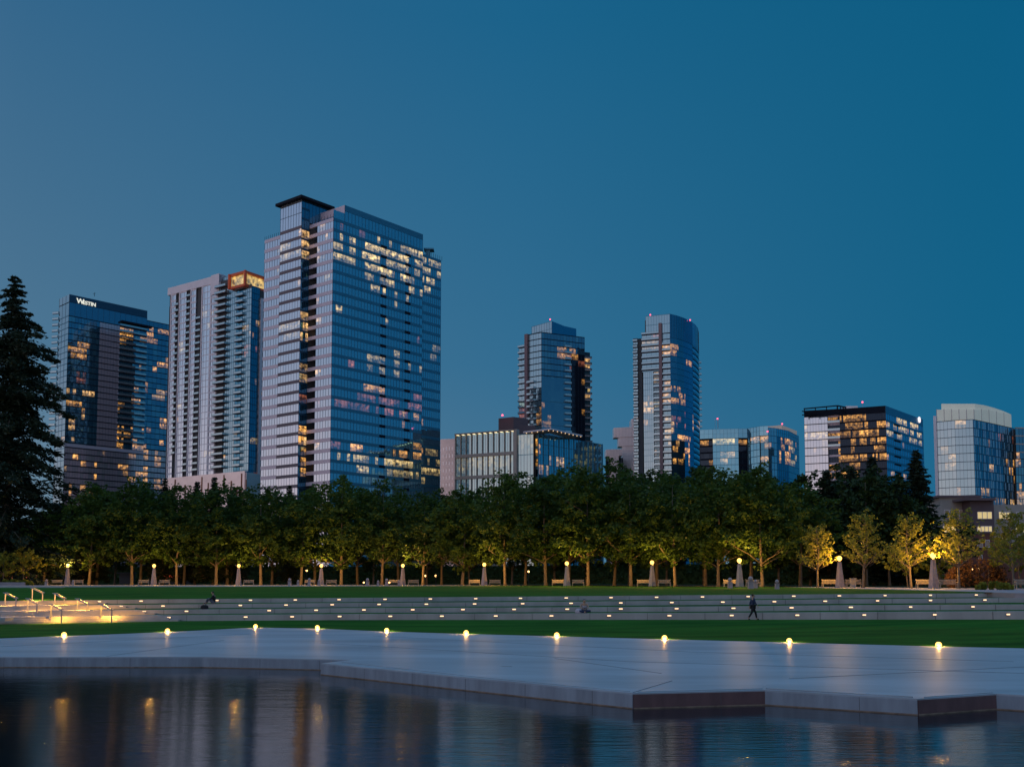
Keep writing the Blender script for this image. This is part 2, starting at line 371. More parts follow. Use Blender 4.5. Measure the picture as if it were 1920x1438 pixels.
for a, b in zip(XS[:-1], XS[1:]):
    for k in (4, 3, 2, 1):
        ta, tb = WT[(k, a)] + Vector((0, 0.3, -0.01)), WT[(k, b)] + Vector((0, 0.3, -0.01))
        if k > 1:
            if b <= START[k - 1] - 60: continue
            na, nb = WB[(k - 1, a)] + Vector((0, 0.05, 0)), WB[(k - 1, b)] + Vector((0, 0.05, 0))
        else: na, nb = pathpt(a), pathpt(b)
        na, nb = Vector(na), Vector(nb)
        if na.y < ta.y + 0.2: na.y = ta.y + 0.2
        if nb.y < tb.y + 0.2: nb.y = tb.y + 0.2
        if k == 1:
            for j in range(3):
                gr.face([ta.lerp(na, j / 3), tb.lerp(nb, j / 3), tb.lerp(nb, (j + 1) / 3), ta.lerp(na, (j + 1) / 3)])
        else: gr.face([ta, tb, nb, na])
    # lower lawn
    fa, fb = PZ(a, interp(DKF, a), 0.0), PZ(b, interp(DKF, b), 0.0)
    fa.z = fb.z = 0.03
    gr.face([fa + Vector((0, .05, 0)), fb + Vector((0, .05, 0)), WB[(4, b)] + Vector((0, 0.05, 0)), WB[(4, a)] + Vector((0, 0.05, 0))])
    gr.face([fa + Vector((0, .05, -.1)), fb + Vector((0, .05, -.1)), fb + Vector((0, .05, 0)), fa + Vector((0, .05, 0))])
o = gr.build('lawn', M['grass']); tag(o, kind='structure')
LD = [(126, 170), (602, 170), (755, 168), (908, 157), (1063, 146), (1223, 139), (1387, 125), (1575, 113), (1751, 100), (2000, 88)]
pa = MB()
for a, b in zip(XS[:-1], XS[1:]):
    p0, p1 = pathpt(a) + Vector((0, -0.2, 0)), pathpt(b) + Vector((0, -0.2, 0))
    def farp(x):
        d = interp(LD, x) + 9; r = ray(x, 1097); return Vector((d * r[0], d, GZ + 0.02))
    q0, q1 = farp(a), farp(b)
    pa.face([p0, p1, q1, q0]); pa.face([p0 - Vector((0, 0, .4)), p1 - Vector((0, 0, .4)), p1, p0])
o = pa.build('promenade_path', M['path']); tag(o, kind='structure')
gd = MB(); gd.face([(-3000, 92, .9), (3000, 92, .9), (3000, 4000, .9), (-3000, 4000, .9)])
o = gd.build('ground', M['soil']); tag(o, kind='structure')
gd = MB()
for a, b in zip(XS[:-1], XS[1:]):
    q0, q1 = farp(a) + Vector((0, -.2, -.01)), farp(b) + Vector((0, -.2, -.01))
    gd.face([q0, q1, q1 + Vector((q1.x * 1.2, 190, 0)), q0 + Vector((q0.x * 1.2, 190, 0))])
o = gd.build('park_ground', M['soil']); tag(o, kind='structure')
# ------------------------------------------------------------ grand stairs at the left, with rails
st = MB()
for k in (4, 3, 2, 1):
    x0, x1 = -420, START[k] + 6
    bl, br = wallpt(k, x0, 0), wallpt(k, x1, 0); tl, trr = wallpt(k, x0, 1), wallpt(k, x1, 1)
    nst = 3
    for j in range(nst):
        f = (nst - 1 - j) * 0.38
        xe = 0.5 * j
        za = bl.z - 0.25; zl = bl.z + (tl.z - bl.z) * (j + 1) / nst; zr = br.z + (trr.z - br.z) * (j + 1) / nst
        y0 = bl.y + (-f); y1 = br.y + (-f)
        rx = br.x + (nst - 1 - j) * 0.9
        # wedge of one step reaching back under the next
        vs = [(bl.x, y0, za), (rx, y1, za), (rx, y1 + 4.2 if j == nst - 1 else y1 + 0.6, za), (bl.x, y0 + 4.2 if j == nst - 1 else y0 + 0.6, za)]
        vt = [(v[0], v[1], zl if i in (0, 3) else zr) for i, v in enumerate(vs)]
        st.raw(vs + vt, [(0, 1, 5, 4), (1, 2, 6, 5), (2, 3, 7, 6), (3, 0, 4, 7), (4, 5, 6, 7)])
o = st.build('stairs', M['step']); tag(o, 'broad flight of stone steps glowing yellow beside the terrace walls', 'stairs'); o['kind'] = 'thing'
ck = MB(); a = PD(-160, 1170, 71); b = PD(9, 1170, 71); ck.prism([a, b, b + Vector((0, 1.2, 0)), a + Vector((0, 1.2, 0))], -0.1, a.z + 0.46)
o = ck.build('low_wall', M['wallc']); tag(o, 'low concrete cheek block at the foot of the stone steps', 'wall')
lw = MB(); a = PD(-300, 1106.5, 122); b = PD(118, 1106.5, 122); c = PD(128, 1105.5, 124); d = PD(330, 1102, 128)
for p, q in ((a, b), (c, d)): lw.prism([V2(p), V2(q), V2(q) + Vector((0, .4, 0)), V2(p) + Vector((0, .4, 0))], p.z - .5, GZ + 0.12)
o = lw.build('low_wall', M['wallc']); tag(o, 'low shaded kerb wall along the upper lawn above the steps', 'wall')
rails = [((7, 1111), (27, 1121), 1135, 1143), ((58, 1102), (77, 1111), 1123, 1129), ((100, 1112), (117.5, 1121.5), 1135, 1141), ((142, 1122), (161, 1132), 1144, 1151),
         ((186, 1132), (206, 1143), 1156, 1166), ((49, 1122), (66, 1131), 1144, 1151), ((92.5, 1132), (112, 1142.5), 1156, 1166)]
rd = [81.5, 86, 81.5, 77, 72.5, 77, 72.5]
rl = ['near the left edge on the third flight', 'standing highest on the steps', 'on the upper flight beside the lawn end', 'on the second lowest flight at right', 'lowest and furthest right beside the lawn', 'in the middle of the second lowest flight', 'low in the middle of the bottom flight']
for (t0, t1, b0, b1), dd, lb in zip(rails, rd, rl):
    T0 = PD(t0[0], t0[1], dd); T1 = PD(t1[0], t1[1], dd - 1.6)
    B0 = Vector((T0.x, T0.y, PD(t0[0], b0 + 2, dd).z)); B1 = Vector((T1.x, T1.y, PD(t1[0], b1 + 2, dd - 1.6).z))
    th = thing('handrail', 'double steel handrail with glowing underside, ' + lb, 'handrail', tuple(B0), group='handrails on the stone steps')
    for off in (0.0, 0.30):
        v = Vector((off, 0.0, 0))
        m = MB(); m.tube([T0 + v + Vector((-.12, .12, 0.0)), T0 + v, T1 + v, T1 + v + Vector((.06, -.12, -.02))], 0.028, 8); m.build('rail', M['steel'], th, True)
    m = MB(); m.tube([T0 + Vector((.15, 0, -.05)), T1 + Vector((.15, 0, -.05))], 0.03, 6); m.tube([T0, T0 + Vector((.3, 0, 0))], .022, 6); m.tube([T1, T1 + Vector((.3, 0, 0))], .022, 6); m.build('brace', M['steel'], th)
    for T, B in ((T0, B0), (T1, B1)):
        m = MB(); m.box(((T.x + .15), T.y, (T.z + B.z) / 2 - .03), (.09, .04, T.z - B.z - .02)); m.build('post', M['steel'], th)
    m = MB(); u = (T1 - T0); A_ = T0 + u * .08 + Vector((.15, 0, -.085)); B_ = T0 + u * .72 + Vector((.15, 0, -.085))
    m.face([A_ + Vector((-.03, 0, 0)), B_ + Vector((-.03, 0, 0)), B_ + Vector((.03, 0, 0)), A_ + Vector((.03, 0, 0))]); m.build('light_strip', M['rlight'], th)
# ------------------------------------------------------------ small lights in the terrace walls
LT = {1: [187, 265, 407, 470, 554, 636, 722, 807, 892, 976, 1061.6, 1145.6, 1231, 1317, 1402.6, 1488, 1573.6, 1660, 1745, 1831],
      2: [228, 306, 451, 536.6, 623, 711, 799.6, 890, 980, 1070.8, 1164, 1259.5, 1355, 1451.7, 1547, 1645.7, 1745, 1847],
      3: [271, 350, 505, 593, 682.5, 774, 868, 964, 1063.5, 1164, 1268.6, 1375, 1484, 1595, 1708, 1825],
      4: [317, 461, 548, 637, 732, 828.6, 929.6, 1034, 1142, 1255, 1372, 1495, 1621, 1753, 1891]}
wl = thing('wall_light', 'wall light', 'wall light', (0, 0, 0), group='lights recessed in the terrace walls')
m = MB(); m.box((0, .02, 0), (.33, .06, .13)); m.build('housing', M['steel'], wl, local=True)
m = MB(); m.box((0, -.018, 0), (.26, .012, .075)); m.build('lens', M['wlight'], wl, local=True)
wn = {1: 'top', 2: 'second', 3: 'third', 4: 'bottom'}
firstl = True
for k in LT:
    for i, px in enumerate(LT[k]):
        p = wallpt(k, px, 0.62) + Vector((0, -0.03, 0)); lb = 'small glowing light, %s from the left in the %s terrace wall' % (ORD[i], wn[k])
        if firstl: wl.location = p; wl['label'] = lb; firstl = False
        else: dup(wl, p, 0, lb)
# ------------------------------------------------------------ bright marker lights at the back edge of the deck
dl = thing('marker_light', 'marker', 'marker light', (0, 0, 0), group='bright marker lights along the deck edge')
m = MB(); m.lathe([(.11, 0), (.11, .04), (.07, .06)], n=14); m.build('base', M['steel'], dl, True, local=True)
m = MB(); m.ball((0, 0, .08), .13, 12); m.build('lens', M['dlight'], dl, True, local=True)
bl = bpy.data.lights.new('marker_bulb', 'POINT'); bl.energy = 110; bl.color = (1.0, 0.50, 0.12); bl.shadow_soft_size = 0.05
bo_ = bpy.data.objects.new('bulb', bl); C.objects.link(bo_); bo_.parent = dl; bo_.location = (0, 0, .10)
m = MB(); m.lathe([(.05, .205), (.045, .213), (.01, .217)], n=14); m.build('cap', M['steel'], dl, True, local=True)
for i, px in enumerate([120, 314, 479, 595, 725, 874, 1044, 1246, 1480, 1760]):
    p = PZ(px, interp(DKF, px) + 0.6, 0.0)
    lb = 'bright round marker light on the deck edge, %s from the left' % ORD[i]
    if i == 0: dl.location = p; dl['label'] = lb
    else: dup(dl, p, 0, lb)
# ============================================================ LAMPS, BENCHES, BOLLARDS
def onpath(px, dd=0.0):
    D = interp(LD, px) + dd; return Vector((ray(px, 1097)[0] * D, D, GZ + 0.02))
lp = thing('lamp_post', 'lamp', 'lamp post', group='stone lamp posts along the promenade')
def sq(mb, w0, w1, z0, z1):
    vs = [(-w0, -w0, z0), (w0, -w0, z0), (w0, w0, z0), (-w0, w0, z0), (-w1, -w1, z1), (w1, -w1, z1), (w1, w1, z1), (-w1, w1, z1)]
    mb.raw(vs, [(0, 1, 5, 4), (1, 2, 6, 5), (2, 3, 7, 6), (3, 0, 4, 7), (7, 6, 5, 4)][:5])
m = MB(); sq(m, .42, .42, 0, .10); sq(m, .38, .34, .10, .82); sq(m, .36, .36, .82, .88); m.build('plinth', M['stone'], lp, local=True)
m = MB(); sq(m, .31, .16, .88, 2.98); m.build('shaft', M['stone'], lp, local=True)
m = MB(); m.lathe([(.19, 2.98), (.20, 3.04), (.13, 3.08), (.14, 3.16)], n=14); m.build('collar', M['dark'], lp, True, local=True)
m = MB(); m.ball((0, 0, 3.42), .29, 16); m.build('globe', M['globe'], lp, True, local=True)
bl = bpy.data.lights.new('lamp_bulb', 'POINT'); bl.energy = 3000; bl.color = (1.0, 0.50, 0.09); bl.shadow_soft_size = 0.16
bo_ = bpy.data.objects.new('bulb', bl); C.objects.link(bo_); bo_.parent = lp; bo_.location = (0, 0, 3.42)
LPX = [126, 288, 447, 602, 755, 908, 1063, 1223, 1387, 1575, 1751]
for i, px in enumerate(LPX + [-40, 1935]):
    p = onpath(px); lb = 'glowing globe on tapered stone post, %s from the left on the promenade' % ORD[i]
    if px in (-40, 1935): continue
    rz = math.atan2(p.x, p.y) * -1 + 0.62
    if i == 0: lp.location = p; lp.rotation_euler = (0, 0, rz); lp['label'] = lb
    else: dup(lp, p, rz, lb)
bn = thing('park_bench', 'bench', 'bench', group='slatted benches along the promenade')
m = MB()
for k in range(5): m.box((0, -.22 + k * .11, .44), (1.8, .085, .03))
m.box((0, 0, .41), (1.7, .05, .04)); m.build('seat', M['wood'], bn, local=True)
m = MB()
for k in range(17): m.box((-.80 + k * .1, .27, .68), (.055, .025, .36))
m.box((0, .28, .89), (1.8, .045, .08)); m.box((0, .27, .52), (1.8, .035, .06))
m.box((-.87, .28, .93), (.07, .06, .10)); m.box((.87, .28, .93), (.07, .06, .10)); m.build('backrest', M['wood'], bn, local=True)
for s in (-1, 1):
    m = MB(); m.box((s * .87, -.02, .66), (.07, .56, .04)); m.box((s * .87, -.25, .55), (.05, .05, .2)); m.build('armrest', M['wood'], bn, local=True)
    for y in (-.25, .27):
        m = MB(); m.box((s * .85, y, .21), (.07, .07, .42)); m.build('leg', M['wood'], bn, local=True)
BPX = [106, 145.5, 269, 308, 466, 581, 621, 651, 739, 775, 889.5, 928, 1046, 1084, 1206, 1245.6, 1369.6, 1412, 1556, 1601, 1735, 1778, 1922]
BPX.remove(651)
for i, px in enumerate(BPX):
    p = onpath(px, -0.3 + (.5 if i % 2 else 0)); rz = -math.atan2(p.x, p.y) * 0.5 + (0.12 if px > 1300 else 0)
    lb = 'weathered slatted park bench on the promenade, %s from the left' % ORD[i]
    if i == 0: bn.location = p; bn.rotation_euler = (0, 0, rz); bn['label'] = lb
    else: dup(bn, p, rz, lb)
bo = thing('bollard', 'bollard', 'bollard', group='ball-topped stone bollards')
m = MB(); sq(m, .24, .22, 0, .62); sq(m, .27, .27, .62, .70); m.build('base', M['stone'], bo, local=True)
m = MB(); m.ball((0, 0, .93), .24, 14); m.build('ball', M['stone'], bo, True, local=True)
for i, (px, dd, sc) in enumerate([(87, -6, .9), (137, -8, .8), (543, -14, 1.05), (559, -10, .8), (580, -14, 1.05), (598, -12, .85), (689, -14, 1.05), (709, -14, .75), (725, -12, 1.0), (748, -10, .8), (1369, -20, 1.0), (1407.5, -24, 1.1), (1417, -16, .8), (1457, -26, .8)]):
    p = onpath(px, dd); lb = 'stone bollard with round ball top near the lawn, %s from the left' % ORD[i]
    p.z = GZ + 0.0
    if i == 0: bo.location = p; bo['label'] = lb; bo.scale = (sc,) * 3
    else: dup(bo, p, 0, lb, (sc,) * 3)
# small lit lanterns by the path and far street lights seen between the trunks
ln = thing('path_lantern', 'lantern', 'lantern', group='low lit lanterns by the lawn')
m = MB(); m.lathe([(.10, 0), (.10, .05), (.05, .08), (.05, .42)], n=10); m.build('post', M['dark'], ln, True, local=True)
m = MB(); m.lathe([(.10, .42), (.12, .60), (.10, .62)], n=12); m.build('lens', M['blight'], ln, True, local=True)
m = MB(); m.lathe([(.15, .62), (.12, .67), (.03, .70)], n=12); m.build('cap', M['dark'], ln, True, local=True)
for i, (px, lb) in enumerate([(682, 'low orange lantern glowing at the lawn edge, left of the pair'), (730, 'low orange lantern glowing beside a pale bench and bollard')]):
    p = onpath(px, -14); p.z = GZ
    if i == 0: ln.location = p; ln['label'] = lb
    else: dup(ln, p, 0, lb)
sl_ = thing('street_light', 'street light', 'street light', group='distant street lights beyond the trees')
m = MB(); m.tube([(0, 0, -6), (0, 0, 0.0)], .09, 6); m.build('pole', M['dark'], sl_, local=True)
m = MB(); m.ball((0, 0, .2), .22, 10); m.build('globe', M['blight'], sl_, True, local=True)
for i, (px, py, D) in enumerate([(817, 1081, 215), (1353, 1058, 214), (1822, 1070, 160), (1836, 1069, 164), (63, 1074, 225), (575, 1071, 225), (545, 1078, 228), (422, 1075, 222), (991, 1073, 222), (419, 1081, 230), (1350, 1076, 216), (798, 1081, 219)]):
    p = PD(px, py, D); lb = 'small distant light on a thin pole between tree trunks, %s in the scattered set' % ORD[i]
    lb = 'small distant light glimpsed beyond the trees, ' + ['below the middle trees, brightest there', 'orange, high beside a trunk in the right half', 'brightest by the copper shrub at right', 'fainter twin beside the copper shrub at right', 'pale, far left near the first lamp', 'greenish, right of centre-left trunks', 'dim, just left of the greenish one', 'warm white beside the third lamp', 'faint, in the dark gap at centre', 'low and dim near the third lamp', 'white and low beside a forked trunk', 'faint twin left of the middle trees light'][i]
    if i == 0: sl_.location = p; sl_['label'] = lb
    else: dup(sl_, p, 0, lb)
# far lit kiosks glimpsed between the trunks
for px, D, w, lb, colr in [(322, 236, 9.0, 'distant low kiosk with a glowing red strip between the tree trunks', (1.0, .10, .03)), (36, 232, 10.0, 'distant low kiosk glowing pink at the left edge behind the small trees', (1.0, .28, .12)), (235, 238, 3.0, 'small distant booth with a red light left of the red kiosk', (1.0, .08, .05))]:
    c0 = PD(px, 1080, D); kt = thing('kiosk', lb, 'kiosk', (c0.x, D, GZ))
    m = MB(); m.box((0, 1.2, 1.3), (w, 2.4, 2.6)); m.build('body', M['dark'], kt, local=True)
    m = MB(); m.box((0, .9, 2.7), (w + .8, 3.4, .2)); m.build('roof', M['dark'], kt, local=True)
    lm = pm('kiosk_glow', (.5, .1, .1), .5, var=.8, scale=1.3, emit=colr, es=.55); nw = max(1, int(w / 1.8))
    for k in range(nw):
        if (k * 7 + int(px)) % 5 == 0: continue
        m = MB(); m.box((-w / 2 + w * (k + .5) / nw, -.03, 1.75), (w / nw * .72, .06, .7)); m.build('window', lm, kt, local=True)
# waste bin by the right benches
bt = thing('litter_bin', 'pale boxy litter bin standing behind the bench near the tenth lamp', 'bin', onpath(1599.5, 1.2))
m = MB(); m.box((0, 0, .5), (.55, .5, 1.0)); m.build('body', M['wallc'], bt, local=True)
m = MB(); m.box((0, 0, 1.06), (.62, .57, .1)); m.box((0, -.26, .82), (.3, .03, .16)); m.build('lid', M['steel'], bt, local=True)

# ============================================================ PEOPLE
def skin(name, joints, edges, mat, parent, sub=2):
    ks = list(joints); me = bpy.data.meshes.new(name)
    me.from_pydata([joints[k][0] for k in ks], [(ks.index(a), ks.index(b)) for a, b in edges], [])
    o = bpy.data.objects.new(name, me); C.objects.link(o); o.parent = parent
    md = o.modifiers.new('skin', 'SKIN'); md.use_smooth_shade = True
    for i, k in enumerate(ks):
        r = joints[k][1]; r = (r, r) if not isinstance(r, tuple) else r
        me.skin_vertices[0].data[i].radius = r
    me.skin_vertices[0].data[0].use_root = True
    s = o.modifiers.new('sub', 'SUBSURF'); s.levels = sub; s.render_levels = sub
    me.materials.append(mat); return o
skinm = pm('skin_tone', (0.42, 0.26, 0.19), 0.6, var=0.05)
hairm = pm('dark_hair', (0.02, 0.015, 0.012), 0.7, var=0)
clothd = pm('dark_cloth', (0.015, 0.016, 0.022), 0.9, var=0.1)
clothn = pm('navy_cloth', (0.02, 0.035, 0.09), 0.9, var=0.1)
clothg = pm('grey_jeans', (0.10, 0.11, 0.15), 0.9, var=0.1)
clothw = pm('pale_cloth', (0.45, 0.42, 0.48), 0.9, var=0.05)
def hand(j, e, key, p, d, s=1.0):     # palm and five fingers
    p = Vector(p); d = Vector(d).normalized(); a = d.cross(Vector((0, 0, 1)))
    a = a.normalized() if a.length > .1 else Vector((1, 0, 0)); b = a.cross(d)
    j[key + 'palm'] = (tuple(p + d * .05), (.040, .020)); e.append((key + 'wr', key + 'palm'))
    for i, (o, L) in enumerate(((-.03, .085), (-.01, .10), (.01, .095), (.03, .075))):
        j[key + 'f%d' % i] = (tuple(p + d * .08 + a * o), .010); j[key + 'g%d' % i] = (tuple(p + d * (.08 + L * .55) + a * o * 1.1 - b * .012), .009); j[key + 'h%d' % i] = (tuple(p + d * (.08 + L * .9) + a * o * 1.1 - b * .035), .008)
        e += [(key + 'palm', key + 'f%d' % i), (key + 'f%d' % i, key + 'g%d' % i), (key + 'g%d' % i, key + 'h%d' % i)]
    j[key + 't0'] = (tuple(p + d * .04 - a * .045), .012); j[key + 't1'] = (tuple(p + d * .075 - a * .065), .010)
    e += [(key + 'palm', key + 't0'), (key + 't0', key + 't1')]
def person(label, loc, rz, J, shirtm, trouserm, hairlong=False, shoem=None, sleeves=True, cat='person'):
    th = thing('person', label, cat, loc, rz)
    j = {}; e = []
    rad = dict(pelvis=(.14, .11), waist=(.125, .10), chest=(.15, .11), neck=.055, head0=.075, head1=(.088, .10), head2=(.078, .09), sl=.062, el=.046, wr=.030, hip=.088, knee=.062, ank=.042, toe=.035)
    for k in ('pelvis', 'waist', 'chest', 'neck'): j[k] = (J[k], rad[k])
    j['neck'] = (tuple(Vector(J['neck']) - Vector((0, 0, .05))), .068)
    nk = Vector(J['neck']) - Vector((0, 0, .03)); hd = Vector(J['head']); u = (hd - nk).normalized(); hd = nk + u * .155
    j['head0'] = (tuple(nk.lerp(hd, .5)), (.085, .095)); j['head1'] = (tuple(hd), (.112, .128)); j['head2'] = (tuple(hd + u * .08), (.100, .115))
    e += [('pelvis', 'waist'), ('waist', 'chest'), ('chest', 'neck'), ('neck', 'head0'), ('head0', 'head1'), ('head1', 'head2')]
    for s in 'lr':
        for k, r in (('sh', .062), ('el', .046), ('wr', .030)): j[s + k] = (J[s + k], r)
        for k, r in (('hip', .088), ('kn', .060), ('an', .040), ('toe', .035)): j[s + k] = (J[s + k], r)
        e += [('chest', s + 'sh'), (s + 'sh', s + 'el'), (s + 'el', s + 'wr'), ('pelvis', s + 'hip'), (s + 'hip', s + 'kn'), (s + 'kn', s + 'an'), (s + 'an', s + 'toe')]
        hand(j, e, s, J[s + 'wr'], Vector(J[s + 'wr']) - Vector(J[s + 'el']))
    skin('body', j, e, skinm, th)
    f = Vector(J.get('face', (0, -1, 0))); 
    m = MB(); m.ball(tuple(hd + f * .093 - u * .01), .014, 8)                      # nose
    side = f.cross(Vector((0, 0, 1)))
    for s in (-1, 1): m.ball(tuple(hd + side * s * .088), .022, 8, sz=1.3)
    m.build('face', skinm, th, True, local=True)
    m = MB()
    for s in (-1, 1): m.ball(tuple(hd + f * .083 + side * s * .032 + u * .015), .010, 6)
    m.box(tuple(hd + f * .086 - u * .045), (.04, .012, .008)); m.build('eyes', hairm, th, True, local=True)
    hj = {'a': (tuple(hd + u * .085 + f * .01), (.118, .128)), 'b': (tuple(hd - f * .045 + u * .02), (.118, .11)), 'c': (tuple(hd - f * .055 - u * (.17 if hairlong else .06)), .085)}
    skin('hair', hj, [('a', 'b'), ('b', 'c')], hairm, th)
    S = {}; E = [('pelvis', 'waist'), ('waist', 'chest'), ('chest', 'nk')]
    for k, r in (('pelvis', (.165, .135)), ('waist', (.155, .125)), ('chest', (.18, .135))): S[k] = (J[k], r)
    S['nk'] = (tuple(Vector(J['chest']).lerp(nk, .6)), .085)
    for s in 'lr':
        S[s + 'sh'] = (J[s + 'sh'], .082); E.append(('chest', s + 'sh'))
        if sleeves:
            S[s + 'el'] = (J[s + 'el'], .062); S[s + 'cf'] = (tuple(Vector(J[s + 'el']).lerp(Vector(J[s + 'wr']), .88)), .045); E += [(s + 'sh', s + 'el'), (s + 'el', s + 'cf')]
    skin('shirt', S, E, shirtm, th)
    T = {'pelvis': (J['pelvis'], (.168, .14))}; E = []
    for s in 'lr':
        T[s + 'hip'] = (J[s + 'hip'], .112); T[s + 'kn'] = (J[s + 'kn'], .078); T[s + 'an'] = (tuple(Vector(J[s + 'kn']).lerp(Vector(J[s + 'an']), .9)), .056)
        E += [('pelvis', s + 'hip'), (s + 'hip', s + 'kn'), (s + 'kn', s + 'an')]
    skin('trousers', T, E, trouserm, th)
    for s in 'lr':
        skin('shoe', {'a': (J[s + 'an'], .05), 'b': (J[s + 'toe'], (.05, .042))}, [('a', 'b')], shoem or hairm, th, 1)
    return th
# 1: sitting on the second ledge, knees drawn up, looking left (-X)
p = wallpt(2, 396, 1.0) + Vector((0, .35, 0))
person('person in dark clothes sitting on the terrace ledge with knees up', p, 0, dict(
    pelvis=(.12, 0, .14), waist=(.13, 0, .34), chest=(.08, -.02, .58), neck=(.03, -.02, .78), head=(-.02, -.03, .93), face=(-1, -.25, 0),
    lsh=(.10, -.20, .66), lel=(-.06, -.27, .42), lwr=(-.26, -.16, .40), rsh=(.10, .18, .66), rel=(-.06, .24, .42), rwr=(-.26, .12, .40),
    lhip=(.06, -.12, .13), lkn=(-.34, -.16, .44), lan=(-.52, -.16, .07), ltoe=(-.68, -.18, .04), rhip=(.06, .10, .13), rkn=(-.34, .12, .46), ran=(-.50, .12, .07), rtoe=(-.66, .12, .04)), clothd, clothg)
bp_ = wallpt(3, 381, 1.0) + Vector((0, .3, 0))
bg_ = thing('shoulder_bag', 'black slouching bag left on the ledge below the seated person', 'bag', bp_)
m = MB(); m.lathe([(.20, 0), (.26, .08), (.25, .22), (.19, .30), (.10, .33)], n=12); o = m.build('body', clothd, bg_, True, local=True); o.scale = (1.2, .6, 1)
m = MB(); m.tube([(-.15, 0, .28), (-.08, -.02, .42), (.08, -.02, .42), (.15, 0, .28)], .015, 6); m.build('strap', hairm, bg_, True, local=True)
# 2: sitting cross-legged against the wall with a dark bag on the lap
p = wallpt(4, 1097, 1.0) + Vector((0, .42, 0))
person('person in pale sleeveless top sitting cross-legged on the grass ledge', p, 0, dict(
    pelvis=(0, .25, .13), waist=(0, .27, .32), chest=(0, .26, .55), neck=(0, .23, .74), head=(0, .19, .90), face=(0, -1, 0),
    lsh=(-.20, .24, .64), lel=(-.30, .10, .40), lwr=(-.14, -.08, .34), rsh=(.20, .24, .64), rel=(.30, .10, .40), rwr=(.14, -.08, .34),
    lhip=(-.11, .2, .12), lkn=(-.42, -.06, .16), lan=(.02, -.18, .07), ltoe=(.16, -.2, .06), rhip=(.11, .2, .12), rkn=(.42, -.06, .16), ran=(-.02, -.10, .09), rtoe=(-.16, -.12, .08)), clothw, clothn, True, sleeves=False)
tb = thing('tablet', 'open book held in the lap of the cross-legged person', 'book', p + Vector((0, -.10, .22)))
m = MB(); m.box((0, 0, .08), (.34, .025, .22)); m.build('cover', clothg, tb, local=True)
tw = thing('cushion', 'pale slumped cloth bag beside the cross-legged person', 'bag', wallpt(4, 1085.5, 1.0) + Vector((0, .35, 0)))
m = MB(); m.lathe([(.16, 0), (.24, .05), (.23, .18), (.13, .30), (.02, .33)], n=12); o = m.build('body', clothw, tw, True, local=True); o.scale = (1.1, .7, 1)
m = MB(); m.tube([(-.06, 0, .28), (0, -.02, .40), (.06, 0, .28)], .012, 6); m.build('handle', clothw, tw, True, local=True)
# 3: walking in front of the lowest wall
p = wallpt(4, 1405, 0.0) + Vector((0, -1.0, 0.0))
person('person in dark blue walking along the foot of the terrace wall', p, 0, dict(
    pelvis=(0, 0, .93), waist=(.01, 0, 1.08), chest=(.02, 0, 1.30), neck=(.03, 0, 1.50), head=(.05, -.01, 1.66), face=(1, 0, 0),
    lsh=(.02, -.18, 1.42), lel=(.10, -.24, 1.15), lwr=(.25, -.22, .96), rsh=(.02, .18, 1.42), rel=(-.10, .24, 1.15), rwr=(-.16, .22, .90),
    lhip=(0, -.09, .90), lkn=(-.10, -.10, .50), lan=(-.34, -.10, .13), ltoe=(-.22, -.10, .04), rhip=(0, .09, .90), rkn=(.20, .10, .50), ran=(.28, .10, .09), rtoe=(.44, .10, .05)), clothn, clothd)

